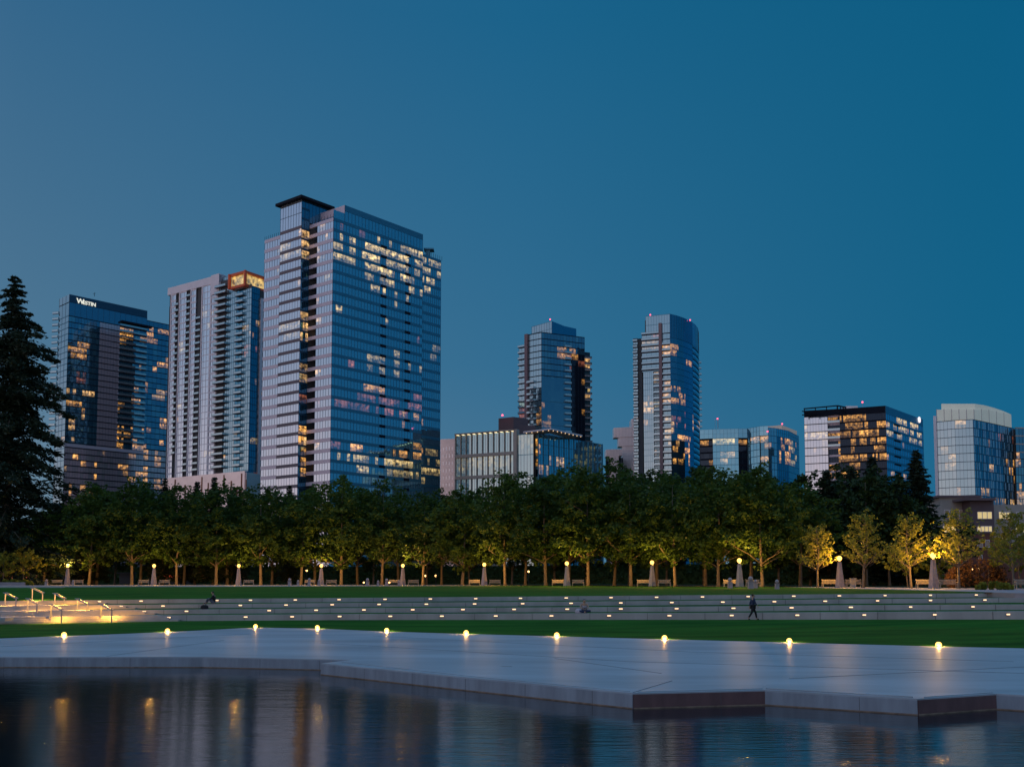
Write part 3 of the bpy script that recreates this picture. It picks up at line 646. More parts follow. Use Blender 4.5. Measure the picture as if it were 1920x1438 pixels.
# ============================================================ TREES
def leafcluster(mb, c, rad, n, s0, s1, rnd, flat=0.75):
    for _ in range(n):
        a = rnd.random() * 6.283; z = rnd.uniform(-1, 1); q = math.sqrt(1 - z * z); r = rad * rnd.random() ** 0.5
        p = Vector((c[0] + q * math.cos(a) * r, c[1] + q * math.sin(a) * r, c[2] + z * r * flat))
        leafq(mb, p, rnd.uniform(s0, s1), rnd)
def leafq(mb, p, s, rnd):
    u = Vector((rnd.gauss(0, 1), rnd.gauss(0, 1), rnd.gauss(0, .7))).normalized()
    v = u.cross(Vector((rnd.gauss(0, 1), rnd.gauss(0, 1), rnd.gauss(0, 1)))).normalized()
    u *= s; v *= s * .62
    mb.face([p - u, p - v, p + u, p + v])
def broad(seed, H, RX, clear, ncl, nlf, ls, limbs=6, top=1.0, visible=False):
    rnd = random.Random(seed); tr = MB(); cr = MB()
    lean = Vector((rnd.uniform(-.3, .3), rnd.uniform(-.2, .2), 0))
    tpts = [Vector((0, 0, -.1)), Vector((0, 0, .4)), lean * .3 + Vector((0, 0, clear * .55)), lean * .6 + Vector((0, 0, clear)), lean + Vector((rnd.uniform(-.3, .3), 0, H * .5)), lean * 1.2 + Vector((0, 0, H * .9))]
    r0 = H * .0105 + .045
    tr.tube(tpts, [r0 * 1.35, r0, r0 * .85, r0 * .8, r0 * .4, .03], 9)
    tips = []
    for i in range(limbs):
        a = i * 2.4 + rnd.uniform(-.4, .4); z0 = clear * rnd.uniform(.85, 1.1) if i < 4 else H * rnd.uniform(.25, .6)
        out = RX * rnd.uniform(.55, .85) * (1 if i < 4 else .7); rise = out * rnd.uniform(.35, .9)
        b = Vector((lean.x * .6, lean.y * .6, z0)); d = Vector((math.cos(a), math.sin(a), 0))
        q1 = b + d * out * .35 + Vector((0, 0, rise * .45)); q2 = b + d * out * .75 + Vector((rnd.uniform(-.2, .2), 0, rise * .8)); q3 = b + d * out + Vector((0, 0, rise * 1.2))
        tr.tube([b, q1, q2, q3], [r0 * .45, r0 * .32, r0 * .18, .02], 6)
        for _ in range(3):
            t = rnd.uniform(.4, .95); s = q1.lerp(q3, t); e = s + Vector((rnd.uniform(-1, 1), rnd.uniform(-1, 1), rnd.uniform(.1, .9))) * out * .35
            tr.tube([s, s.lerp(e, .5) + Vector((0, 0, .1)), e], [r0 * .16, r0 * .1, .012], 5); tips.append(e)
        tips.append(q3)
    if visible:
        k = clear
        while k < H * .85:
            f = 1 - (k - clear) / (H - clear); a = rnd.random() * 6.283
            for _ in range(3):
                a += 2.1 + rnd.uniform(-.3, .3); L = RX * (.25 + .7 * f) * rnd.uniform(.7, 1)
                b = Vector((lean.x * .8, lean.y * .8, k)); e = b + Vector((math.cos(a) * L, math.sin(a) * L, L * .55))
                tr.tube([b, b.lerp(e, .5) - Vector((0, 0, L * .04)), e], [r0 * .3, r0 * .16, .012], 5)
                for t in (.45, .7, 1.0): tips.append(b.lerp(e, t))
            k += H * .055
    ch = H - clear * .82; cz = clear * .82 + ch * .5
    pts = []
    for _ in range(ncl * 6):
        if len(pts) >= ncl: break
        a = rnd.random() * 6.283; z = rnd.uniform(-1, 1); q = math.sqrt(1 - z * z)
        rr = rnd.random() ** .38
        zz = z * rr
        w = 1.0 - .35 * max(zz, 0) ** 1.5 * top - .12 * max(-zz - .5, 0)
        bulge = 1 + .16 * math.sin(a * 3 + seed) + .12 * math.sin(zz * 7 + a * 2 + seed)
        pts.append((lean.x + q * math.cos(a) * rr * RX * w * bulge, lean.y + q * math.sin(a) * rr * RX * w * bulge, cz + zz * ch * .5 * (1 + .05 * math.sin(seed + a * 5))))
    if visible: pts = [tuple(t + Vector((rnd.uniform(-.3, .3), rnd.uniform(-.3, .3), rnd.uniform(-.2, .3)))) for t in tips] + pts[:ncl // 8]
    rc = ch * .066 if not visible else ch * .055
    for c in pts: leafcluster(cr, c, rc * rnd.uniform(.6, 1.35), nlf, ls * .7, ls * 1.3, rnd)
    for t in tips: leafcluster(cr, t, rc * .9, nlf, ls * .7, ls * 1.3, rnd)
    return tr, cr
EXP = .78
def conifer(seed, H, R0, clear, droop=.25, step=.42, dens=1.0, ls=.32, irr=.25):
    rnd = random.Random(seed); tr = MB(); cr = MB(); r0 = H * .012 + .05
    tr.tube([(0, 0, -.2), (0, 0, H * .5), (0, 0, H * .99)], [r0, r0 * .55, .02], 8)
    z = clear
    while z < H * .985:
        f = (z - clear) / (H - clear); L0 = R0 * (1 - f) ** EXP * min(1, (1 - f) / .20) ** .6 + .25
        nb = 5 if f < .85 else 4; a0 = rnd.random() * 6.28
        for i in range(nb):
            a = a0 + i * 6.283 / nb + rnd.uniform(-.35, .35); L = L0 * rnd.uniform(1 - irr * 1.6, 1 + irr * .5)
            d = Vector((math.cos(a), math.sin(a), 0)); b = Vector((0, 0, z))
            e = b + d * L + Vector((0, 0, -L * droop * rnd.uniform(.4, 1.3) + (.12 * L if f > .8 else 0)))
            mid = b.lerp(e, .5) + Vector((0, 0, L * .05))
            tr.tube([b, mid, e], [max(r0 * .2 * (1 - f), .02), max(r0 * .12 * (1 - f), .015), .01], 4)
            n = max(6, int(L / ls * 7 * dens))
            for k in range(n):
                t = rnd.random() ** .7; p = (b.lerp(mid, t * 2) if t < .5 else mid.lerp(e, t * 2 - 1))
                w = L * .16 * (1.25 - t) + .12
                p = p + Vector((rnd.gauss(0, w * .7), rnd.gauss(0, w * .7), -abs(rnd.gauss(0, w * .55)) + .05))
                s = ls * rnd.uniform(.6, 1.3)
                u = (d * rnd.uniform(.3, 1) + Vector((rnd.uniform(-.8, .8), rnd.uniform(-.8, .8), rnd.uniform(-.6, .25)))).normalized() * s
                v = u.cross(Vector((rnd.gauss(0, 1), rnd.gauss(0, 1), rnd.gauss(0, 1)))).normalized() * s * .35
                cr.face([p - u, p - v, p + u, p + v])
        z += step * rnd.uniform(.75, 1.3) * (1 - .45 * f)
    cr_top = Vector((0, 0, H))
    return tr, cr
PROTO = {}
def proto(key, gen, bark, leaf):
    tr, cr = gen
    a = tr.build('trunk', bark, None, True); b = cr.build('crown', leaf, None)
    PROTO[key] = (a, b); C.objects.unlink(a); C.objects.unlink(b)
for i in range(8): proto('b%d' % i, broad(11 + i * 7, 17, 4.7 + .35 * (i % 4), 3.2 + .3 * (i % 3), 190 + 20 * (i % 4), 27, .25, limbs=6 + i % 3, top=.6 + .35 * (i % 4)), M['bark'], M['leaf'])
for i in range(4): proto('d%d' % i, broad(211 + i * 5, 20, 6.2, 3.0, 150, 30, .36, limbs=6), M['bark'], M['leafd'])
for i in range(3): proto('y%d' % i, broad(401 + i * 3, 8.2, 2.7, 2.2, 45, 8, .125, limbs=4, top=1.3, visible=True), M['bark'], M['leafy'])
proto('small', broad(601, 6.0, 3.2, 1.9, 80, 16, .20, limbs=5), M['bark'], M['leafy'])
for i in range(3): proto('c%d' % i, conifer(501 + i, 19, 3.4, 1.5, ls=.30), M['bark'], M['needle'])
EXP = .45
proto('big', conifer(900, 58, 12.6, 4.0, droop=.36, step=1.1, dens=2.3, ls=.46, irr=.60), M['bark'], M['needle'])
def tree(name, key, px, D, H, label, group, cat='tree', wide=1.0, base=None):
    r = ray(px, 1097); loc = Vector((r[0] * D, D, base if base is not None else GZ - .05))
    t = thing(name, label, cat, loc, random.uniform(0, 6.28), group)
    a, b = PROTO[key]
    ref = {'b': 17, 'd': 20, 'y': 8.2, 's': 6.0, 'c': 19}.get(key[0], 58)
    if key == 'big': ref = 58
    s = H / ref; t.scale = (s * wide, s * wide, s)
    for nm, o_ in (('trunk', a), ('crown', b)):
        c = o_.copy(); c.name = nm; C.objects.link(c); c.parent = t
    return t
TOP = [(-100, 960), (60, 985), (110, 930), (200, 912), (330, 912), (430, 915), (520, 918), (600, 915), (680, 905), (760, 912), (850, 905), (920, 898), (1000, 893), (1060, 872), (1120, 866), (1200, 876), (1270, 880), (1330, 862), (1400, 872), (1470, 885), (1530, 905)]
front = [(82, -1), (167, 0), (247, 0), (331, 0), (405, 0), (489, 0), (564, 0), (640, 0), (716, 0), (793, 0), (867, 0), (947, 0), (1023, 0), (1103, 0), (1183, 0), (1266, 0), (1347, 0), (1430, 0)]
for i, (px, _) in enumerate(front):
    D = interp(LD, px) + 6.5; H = (1097 - interp(TOP, px) - random.uniform(-16, 22)) / F * D
    tree('shade_tree', 'b%d' % ((i * 3 + i // 2) % 8), px, D, H, 'leafy promenade tree with lamplit trunk, %s from the left in the front row' % ORD[i], 'front row of promenade trees', wide=random.uniform(1.15, 1.45) * 17 / H * (.98 if D > 150 else .88))
back = [93, 181, 263, 345, 426, 510, 590, 670, 747, 828, 908, 985, 1066, 1152, 1232, 1323, 1408, 1501]
for i, px in enumerate(back):
    D = interp(LD, px) + 18; H = (1097 - interp(TOP, px) + random.uniform(-16, 14)) / F * D
    tree('shade_tree', 'b%d' % ((i * 5 + 2) % 8), px, D, H, 'leafy tree with dimmer trunk, %s from the left in the second row' % ORD[i], 'second row of promenade trees', wide=random.uniform(1.2, 1.45) * 17 / H)
bk = [(20, 950), (120, 935), (170, 925), (215, 918), (280, 930), (450, 925), (545, 928), (640, 925), (700, 920), (800, 922), (880, 915), (960, 905), (1040, 895), (1100, 888), (1180, 885), (1250, 882), (1320, 872), (1390, 880), (1460, 885), (1520, 878), (1580, 868), (1625, 862), (1668, 880), (1760, 960)]
for i, (px, ty) in enumerate(bk):
    D = interp(LD, px) + 36 + (i % 3) * 5; H = (1097 - ty) / F * D
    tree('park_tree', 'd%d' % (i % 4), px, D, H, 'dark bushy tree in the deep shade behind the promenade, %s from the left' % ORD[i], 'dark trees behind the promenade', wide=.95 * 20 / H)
cn = [(305, 895, 190), (365, 900, 192), (398, 892, 188), (435, 912, 195), (173, 902, 190), (540, 908, 200), (1725, 838, 150), (1640, 850, 158), (1600, 872, 150), (1690, 885, 165), (1555, 876, 155)]
for i, (px, ty, D) in enumerate(cn):
    H = (1097 - ty) / F * D
    tree('pine_tree', 'c%d' % (i % 3), px, D, H, 'dark pointed conifer above the tree tops, %s' % ['below the second tower', 'left of a pair under the white tower', 'right of a pair under the white tower', 'small one beside the podium', 'beneath the lettered tower', 'before the blue glass tower', 'tallest one at right', 'broad one before the dark office', 'left part of the right group', 'inner one of the right group', 'leftmost of the right group'][i], 'dark conifers above the tree line', wide=1.25 if px > 1500 else 1.0)
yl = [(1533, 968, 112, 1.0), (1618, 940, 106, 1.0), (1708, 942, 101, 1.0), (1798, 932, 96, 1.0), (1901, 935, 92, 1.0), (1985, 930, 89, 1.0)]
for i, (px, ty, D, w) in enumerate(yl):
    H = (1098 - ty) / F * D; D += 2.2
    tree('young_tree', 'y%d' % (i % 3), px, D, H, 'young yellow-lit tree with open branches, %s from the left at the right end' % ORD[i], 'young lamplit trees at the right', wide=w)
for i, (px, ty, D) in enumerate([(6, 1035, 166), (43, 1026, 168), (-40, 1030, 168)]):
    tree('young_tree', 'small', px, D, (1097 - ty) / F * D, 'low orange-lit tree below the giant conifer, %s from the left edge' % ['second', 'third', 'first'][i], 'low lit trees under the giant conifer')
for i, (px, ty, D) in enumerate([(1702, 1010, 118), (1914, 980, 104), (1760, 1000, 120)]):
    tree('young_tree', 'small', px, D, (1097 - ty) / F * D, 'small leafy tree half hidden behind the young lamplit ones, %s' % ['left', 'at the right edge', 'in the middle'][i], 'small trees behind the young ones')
tree('giant_conifer', 'big', 8, 176, (1097 - 500) / F * 176, 'giant dark conifer towering at the left edge of the picture', None, wide=.98)
# shrubs and hedge
def shrub(px, D, w, h, n, mat, label, name='shrub', ls=.13, dz=0.0, cat='shrub'):
    rnd = random.Random(int(px)); cr = MB(); stt = MB(); r = ray(px, 1097); loc = Vector((r[0] * D, D, GZ + dz))
    th = thing(name, label, cat, loc)
    for k in range(n):
        x = rnd.uniform(-w / 2, w / 2); hh = h * (1 - .5 * abs(2 * x / w) ** 3) * rnd.uniform(.6, 1.0); y = rnd.uniform(-.6, .6)
        stt.tube([(x * .9, y * .8, -.05), (x, y, hh * .8)], .02, 4)
        for z in (.35, .7, .95): leafcluster(cr, (x, y, hh * z), h * .24, 28, ls * .7, ls * 1.3, rnd)
    stt.build('stems', M['bark'], th, local=True); cr.build('foliage', mat, th, local=True)
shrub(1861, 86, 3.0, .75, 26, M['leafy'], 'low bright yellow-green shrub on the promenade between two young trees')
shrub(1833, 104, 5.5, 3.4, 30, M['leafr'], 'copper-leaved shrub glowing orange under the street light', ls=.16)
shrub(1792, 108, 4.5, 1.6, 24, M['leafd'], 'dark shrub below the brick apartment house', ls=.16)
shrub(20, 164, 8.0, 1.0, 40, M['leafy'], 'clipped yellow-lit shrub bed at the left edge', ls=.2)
# planter wall at the far left
m = MB(); a = onpath(-120, -7); b = onpath(46, -7); m.prism([a, b, b + Vector((0, .5, 0)), a + Vector((0, .5, 0))], GZ - .2, GZ + .55)
tag(m.build('low_wall', M['path']), 'pale planter wall in front of the lit shrubs at the left edge', 'wall')
# dark clipped hedge closing the view between the trunks
seg = [(-60, 250), (170, 250), (400, 248), (640, 245), (880, 236), (1120, 225), (1360, 205), (1560, 180), (1760, 165)]
for i, ((p0, d0), (p1, d1)) in enumerate(zip(seg[:-1], seg[1:])):
    rnd = random.Random(i); A = Vector((ray(p0, 1097)[0] * d0, d0, GZ)); B = Vector((ray(p1, 1097)[0] * d1, d1, GZ))
    th = thing('hedge', 'tall dark hedge behind the tree trunks, %s section from the left' % ORD[i], 'hedge', tuple(A.lerp(B, .5)), group='dark hedges behind the trees')
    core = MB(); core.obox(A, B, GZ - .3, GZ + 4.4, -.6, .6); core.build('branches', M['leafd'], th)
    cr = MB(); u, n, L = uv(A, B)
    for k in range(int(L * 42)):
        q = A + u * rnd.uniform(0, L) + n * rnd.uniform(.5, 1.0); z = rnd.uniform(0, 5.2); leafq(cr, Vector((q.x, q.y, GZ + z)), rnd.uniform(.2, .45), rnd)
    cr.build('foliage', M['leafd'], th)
# ============================================================ BUILDINGS
G = {}
G['blue'] = glassmat('blue_coated_glass', (0.22, 0.52, 0.68), tintcol=(0.4, 0.62, 0.7))
G['pale'] = glassmat('pale_coated_glass', (0.72, 0.80, 0.90), tintcol=(0.85, 0.85, 0.92))
G['navy'] = glassmat('navy_glass', (0.08, 0.26, 0.40), tintcol=(0.20, 0.46, 0.56), nscale=0.9)
G['black'] = glassmat('smoked_glass', (0.02, 0.035, 0.06), 0.6, tintcol=(0.08, 0.12, 0.16), nscale=0.8)
G['grey'] = glassmat('grey_glass', (0.36, 0.54, 0.62), tintcol=(0.52, 0.64, 0.70))
G['mauve'] = glassmat('brown_tinted_panel_glass', (0.66, 0.52, 0.58), 0.6, rough=.15)
G['teal'] = glassmat('teal_glass', (0.30, 0.54, 0.62), tintcol=(0.56, 0.68, 0.68))
S = {}
S['lav'] = pm('lavender_metal_panel', (0.62, 0.52, 0.60), 0.4, metal=0.3, var=0.05, scale=.4)
S['slate'] = pm('slate_blue_panel', (0.08, 0.24, 0.34), 0.35, metal=0.7, var=0.06, scale=.4)
S['dk'] = pm('dark_spandrel', (0.010, 0.012, 0.022), 0.85, metal=0.0, spec=0.2, var=0.1)
S['brown'] = pm('brown_band', (0.14, 0.10, 0.12), 0.5, var=0.1)
S['white'] = pm('white_panel', (0.78, 0.70, 0.76), 0.5, var=0.06, scale=.3)
S['pink'] = pm('pink_precast', (0.90, 0.74, 0.73), 0.38, metal=0.85, var=0.08, scale=.3)
S['mull'] = pm('mullion_metal', (0.05, 0.08, 0.12), 0.4, metal=.5, var=0)
S['mullw'] = pm('pale_mullion', (0.40, 0.38, 0.42), 0.4, metal=.4, var=0)
S['navy'] = pm('navy_panel', (0.020, 0.075, 0.14), 0.35, metal=.4, var=0.08)
S['orange'] = pm('orange_metal_frame', (0.55, 0.09, 0.03), 0.5, var=0.05, emit=(0.9, .12, .03), es=0.035)
S['roof'] = pm('flat_roof', (0.08, 0.08, 0.09), 0.9, var=0.1)
S['rail'] = glassmat('balcony_glass', (0.5, 0.66, 0.72), 0.8)
S['brick'] = pm('red_brick', (0.20, 0.07, 0.05), 0.85, var=0.2, scale=3)
S['beige'] = pm('beige_stucco', (0.44, 0.37, 0.33), 0.85, var=0.08, scale=.4)
S['mauvew'] = pm('mauve_siding', (0.17, 0.11, 0.12), 0.8, var=0.08)
S['frost'] = pm('lit_frosted_crown', (0.6, 0.62, 0.6), 0.5, var=0.1, scale=.15, emit=(0.75, 0.78, 0.62), es=0.16)
W1, W2, W3, RED = (1.0, 0.46, 0.10), (1.0, 0.56, 0.20), (1.0, 0.68, 0.24), (0.65, 0.19, 0.09)
LITK = 0.62
class Bldg:
    def __init__(s, label, A, spots=(), base=0.004, seed=1, gl=1.0, group=None):
        s.th = thing('tower_building', label, 'building', (A[0], A[1], GZ)); s.spots = spots; s.base = base; s.r = random.Random(seed)
        s.walls = MB(); s.mull = MB(); s.bands = {}; s.gl = gl; s.fi = 0; s.wm = []; s.mm = []; s.gm = []; s.parts = 0
    def idx(s, lst, m):
        if m not in lst: lst.append(m)
        return lst.index(m)
    def lit(s, p, room):
        x, y = proj(p); rr = random.Random(str(room)); d = rr.random(); kk = rr.uniform(.5, 1.3)
        for (x0, y0, x1, y1, pr, st, col) in s.spots:
            if x0 - 1 <= x <= x1 + 1 and y0 - 2.5 <= y <= y1 + 2.5 and d < pr and s.r.random() < .93:
                k = st * kk * s.r.uniform(.75, 1.1) * s.gl * LITK; return (col[0] * k, col[1] * k, col[2] * k)
        if s.r.random() < s.base:
            k = s.r.uniform(.15, .5) * s.gl; c = s.r.choice((W1, W2)); return (c[0] * k, c[1] * k, c[2] * k)
        return None
    def face(s, A, B, zt, zb, fh, nb, glass='blue', sp=.28, spm='lav', mul=.06, mulm='mull', tint=(0.0, 0.0), off=0.0, proud=.10, lit=True, z0=None, ztop=None):
        u, n, L = uv(A, B); A, B = V2(A) + n * off, V2(B) + n * off; zr = ztop if ztop is not None else zt
        gi = s.idx(s.gm, G[glass]); si = s.idx(s.wm, S[spm]) if sp > 0 else 0; mi = s.idx(s.mm, S[mulm])
        nf = int(math.ceil((zt - zb) / fh - 1e-6)); s.fi += 1
        for i in range(nf):
            t = zt - i * fh; b = max(t - fh, zb); key = (s.fi, i); mb = s.bands.setdefault(key, MB())
            g1 = t - sp * fh * .0; g0 = b; 
            if sp > 0: s.walls.obox(A, B, t - sp * fh, t, -.3, proud, si); g1 = t - sp * fh
            if g1 - g0 < .2: continue
            for j in range(nb):
                a0 = A + u * (L * j / nb); a1 = A + u * (L * (j + 1) / nb); c = (a0 + a1) / 2
                tl = s.r.gauss(0, .0025) * L / nb; tv = s.r.gauss(0, .002) * fh
                tn = tint[0] + s.r.random() ** 2 * tint[1] if tint[1] else tint[0]
                li = s.lit((c.x, c.y, (g0 + g1) / 2), (round(A.x), key, int(j * L / nb / 3.6))) if lit else None
                p = [a0 + n * tl, a1 - n * tl, a1 - n * tl - n * tv, a0 + n * tl - n * tv]
                if li:      # lit room: bright ceiling zone above, dimmer furniture and sills below
                    gm = g0 + (g1 - g0) * s.r.uniform(.25, .6); fa = s.r.uniform(.15, .5)
                    mb.face([(p[0].x, p[0].y, g0), (p[1].x, p[1].y, g0), (p[1].x, p[1].y, gm), (p[0].x, p[0].y, gm)], gi, tuple(c * fa for c in li), tn)
                    mb.face([(p[0].x, p[0].y, gm), (p[1].x, p[1].y, gm), (p[2].x, p[2].y, g1), (p[3].x, p[3].y, g1)], gi, li, tn)
                    continue
                mb.face([(p[0].x, p[0].y, g0), (p[1].x, p[1].y, g0), (p[2].x, p[2].y, g1), (p[3].x, p[3].y, g1)], gi, (0, 0, 0), tn)
        if mul:
            for j in range(nb + 1):
                q = A + u * (L * j / nb); q = q - u * (mul / 2) if j == nb else q
                s.mull.obox(q, q + u * mul, zb, zt, -.05, min(.07, proud * .8 + .02), mi)
    def wall(s, A, B, z0, z1, o0=-.3, o1=.0, m='lav'): s.walls.obox(A, B, z0, z1, o0, o1, s.idx(s.wm, S[m]))
    def solid(s, poly, z0, z1, m='roof'): s.walls.prism(poly, z0, z1, s.idx(s.wm, S[m]))
    def part(s, name, mb, mats, label=None):
        o = mb.build(name, mats, s.th); 
        if label: o['label'] = label
        s.parts += 1; return o
    def balconies(s, A, B, zs, depth=1.5, rail=True, m='brown', stuff=False, inset=False, railm='rail', h=.95, th=.22):
        u, n, L = uv(A, B); A, B = V2(A), V2(B); z0 = zs[0]
        mb = MB(); mb.obox(A, B, z0 - th, z0, -.2, depth, 0)
        r = MB()
        a, b = A + n * depth, B + n * depth
        for p, q in ((A, a), (a, b), (b, B)):
            r.face([(p.x, p.y, z0 + .08), (q.x, q.y, z0 + .08), (q.x, q.y, z0 + h), (p.x, p.y, z0 + h)], 0, (0, 0, 0), .2)
        r.tube([Vector((A.x, A.y, z0 + h)), Vector((a.x, a.y, z0 + h)), Vector((b.x, b.y, z0 + h)), Vector((B.x, B.y, z0 + h))], .04, 4, 1)
        if stuff:
            allm, allr = MB(), MB()
            for z in zs:
                for src, dst in ((mb, allm), (r, allr)):
                    k = len(dst.v); dst.v += [(v[0], v[1], v[2] + z - z0) for v in src.v]
                    dst.f += [tuple(k + i for i in f) for f in src.f]; dst.m += [x + (1 if src is r else 0) for x in src.m]; dst.lit += src.lit; dst.tint += src.tint
            k = len(allm.v); allm.v += allr.v; allm.f += [tuple(k + i for i in f) for f in allr.f]; allm.m += allr.m; allm.lit += allr.lit; allm.tint += allr.tint
            o = allm.build('balconies', [S[m], S[railm], S['mull']], s.th); o['kind'] = 'stuff'; return
        o = mb.build('balcony', S[m], s.th); ro = r.build('railing', [S[railm], S['mull']], o, local=True)
        ro.data.transform(__import__('mathutils').Matrix.Translation(-WL[s.th.name]))
        for z in zs[1:]:
            c = o.copy(); C.objects.link(c); c.location = (0, 0, z - z0); d = ro.copy(); C.objects.link(d); d.parent = c
    def beacon(s, x, y, D, pole=0.0):
        p = PD(x, y, D); m = MB(); m.ball(p, .42, 8); s.part('beacon', m, M['beacon'])
        if pole: m = MB(); m.tube([p - Vector((0, 0, pole)), p - Vector((0, 0, .3))], .10, 5); s.part('mast', m, S['mullw'])
    def finish(s, body=None):
        if s.walls.v: s.part('wall', s.walls, s.wm)
        if s.mull.v: s.part('mullions', s.mull, s.mm)
        def area(m):
            xs = [v[0] for v in m.v]; ys = [v[1] for v in m.v]; zs = [v[2] for v in m.v]
            return math.hypot(max(xs) - min(xs), max(ys) - min(ys)) * (max(zs) - min(zs)) * (1 if max(zs) > 18 else .01)
        ms = sorted([m for m in s.bands.values() if m.v], key=area, reverse=True)
        for m in ms[:100]: s.part('window_band', m, s.gm)
        if ms[100:]:
            al = MB()
            for m in ms[100:]:
                k = len(al.v); al.v += m.v; al.f += [tuple(k + i for i in f) for f in m.f]; al.m += m.m; al.lit += m.lit; al.tint += m.tint
            o = s.part('window_bands', al, s.gm); o['kind'] = 'stuff'
def plan(z, *pts): return [PZ(x, y, z) for x, y in pts]
def behind(A, B, d):
    u, n, L = uv(A, B); return V2(A) - n * d, V2(B) - n * d

# ---- C: tall blue glass office tower (main)
sC = [(682, 452, 792, 478, .9, 1.5, W3), (686, 478, 766, 500, .92, 1.5, W3), (684, 494, 760, 522, .9, 1.4, W3), (690, 514, 752, 552, .75, 1.3, W3), (628, 446, 665, 500, .6, 1.1, W3), (760, 470, 828, 575, .5, 1.1, W3), (640, 425, 685, 446, .5, .5, RED),
      (563, 460, 600, 486, .8, 1.5, W2), (524, 463, 564, 486, .85, .45, W3), (563, 605, 600, 632, .8, 1.5, W2), (524, 608, 564, 632, .75, .4, W3), (560, 515, 600, 530, .7, 1.2, W2), (560, 425, 612, 445, .7, 1.1, W2), (600, 425, 625, 520, .35, .4, W3), (494, 450, 522, 510, .3, .25, W3),
      (562, 590, 600, 605, .6, .8, W2), (563, 690, 598, 712, .6, 1.2, W2), (563, 740, 600, 760, .6, .5, RED), (562, 800, 580, 824, .8, 1.6, W1), (562, 825, 596, 842, .8, 1.4, W2), (562, 848, 582, 868, .8, 1.4, W1), (562, 870, 598, 890, .8, 1.3, W1),
      (638, 650, 672, 668, .7, .9, W3), (690, 664, 790, 700, .55, .7, W3), (735, 640, 790, 658, .35, .6, RED), (628, 744, 705, 764, .8, .55, RED), (670, 728, 722, 744, .8, 1.1, W1), (705, 745, 790, 778, .6, .8, RED), (755, 780, 792, 794, .6, .9, W1),
      (628, 672, 665, 684, .3, .6, RED), (660, 828, 690, 845, .8, 1.7, W1), (740, 838, 792, 860, .6, 1.2, W1), (632, 852, 690, 868, .6, 1.2, W3), (706, 856, 772, 874, .85, 1.2, W3), (790, 868, 828, 890, .75, 1.3, W3), (644, 874, 688, 890, .55, 1.1, W3), (725, 880, 800, 900, .7, .8, W3), (620, 824, 640, 842, .5, .4, RED),
      (726, 570, 742, 582, .8, .7, W3), (716, 588, 730, 602, .8, .6, W3), (632, 568, 640, 578, .6, 1.1, W3), (796, 655, 828, 672, .3, .4, W3), (800, 840, 830, 865, .4, .5, W3), (780, 625, 790, 640, .6, .7, W3), (720, 695, 745, 706, .5, .6, RED)]
M_ = PD(625.3, 408, 340); ZC = M_.z
Rr = PZ(792, 408 + 68, ZC) if False else None
b = Bldg('tallest tower, blue glass with striped spandrels and rows of lit offices', M_, sC, .002, 3)
M2 = V2(M_); ru = Vector((.653, .757, 0)); lu = Vector((-.795, .607, 0)); ru.normalize(); lu.normalize()
E1 = at_px(M2, M2 + ru * 60, 792, ZC - 20); Lw = at_px(M2, M2 + lu * 60, 494, ZC - 30); Lc = at_px(M2, M2 + lu * 60, 523, ZC - 30)
L1 = at_px(M2, M2 + lu * 60, 593, ZC - 30); L2 = at_px(M2, M2 + lu * 60, 578, ZC - 30)
FH = 3.83
def body_poly(off): return None
# solid core
back_ = ru * 44
b.solid([M2 + (lu + ru) * .6, E1 + lu * .6 - ru * .2, E1 + lu * 38, Lw + ru * 44 - lu * .5, Lw + ru * .6 - lu * .5, L2 + ru * 4.2, L1 + ru * 4.2, L1 + ru * .6], GZ, ZC - .5, 'roof')
b.face(M2, E1, ZC, GZ, FH, 30, 'blue', .30, 'slate', tint=(.0, .15))
b.face(L1, M2, ZC, GZ, FH, 6, 'pale', .34, 'lav', tint=(0, .4))
b.face(Lw, Lc, ZC, GZ, FH, 6, 'pale', .34, 'lav', tint=(0, .4))
# notch between core and stair tower
z = ZC
while z > GZ + 4:
    b.wall(L2 - lu * .2, L1, z - FH * .34, z, -.5, .1, 'lav'); z -= FH
b.face(L2 + ru * 3.6 + lu * 0, L1 + ru * 3.6, ZC, GZ, FH, 3, 'navy', .3, 'navy')
b.face(L1, L1 + ru * 3.6, ZC, GZ, FH, 2, 'navy', .3, 'navy', off=.0)
# stair tower
P1 = L2 - ru * 3.6; P0 = at_px(P1, P1 + lu * 40, 523, ZC - 30); ZS = PD(562.5, 374, P1.y).z
b.solid([P1 + lu * .4 + ru * .4, P1 + ru * 13, P0 + ru * 13, P0 + ru * .4 - lu * .4], GZ, ZS - .6, 'roof')
b.face(P0, P1, ZC - .3 - FH * .4 + .9, GZ, FH, 8, 'pale', .30, 'brown', mul=.05, mulm='mullw', tint=(.35, .3))
b.face(P0, P1, ZS, ZC - .3 - FH * .4 + .9, (ZS - (ZC - .3 - FH * .4 + .9)) / 2, 8, 'pale', 0.02, 'mull', mul=.05, lit=False)
b.face(P1, P1 + ru * 3.6, ZC + 6, GZ, FH, 3, 'navy', .2, 'navy'); b.face(P1, P1 + ru * 12.9, ZS, ZC + 1, 7, 8, 'navy', 0, 'navy', lit=False)
rf = MB(); rf.prism([P1 - ru * 1.5 - lu * 1.5, P1 + ru * 14 - lu * 1.5, P0 + ru * 14 + lu * 1.2, P0 - ru * 1.5 + lu * 1.2], ZS, ZS + 1.0); b.part('roof', rf, S['dk'])
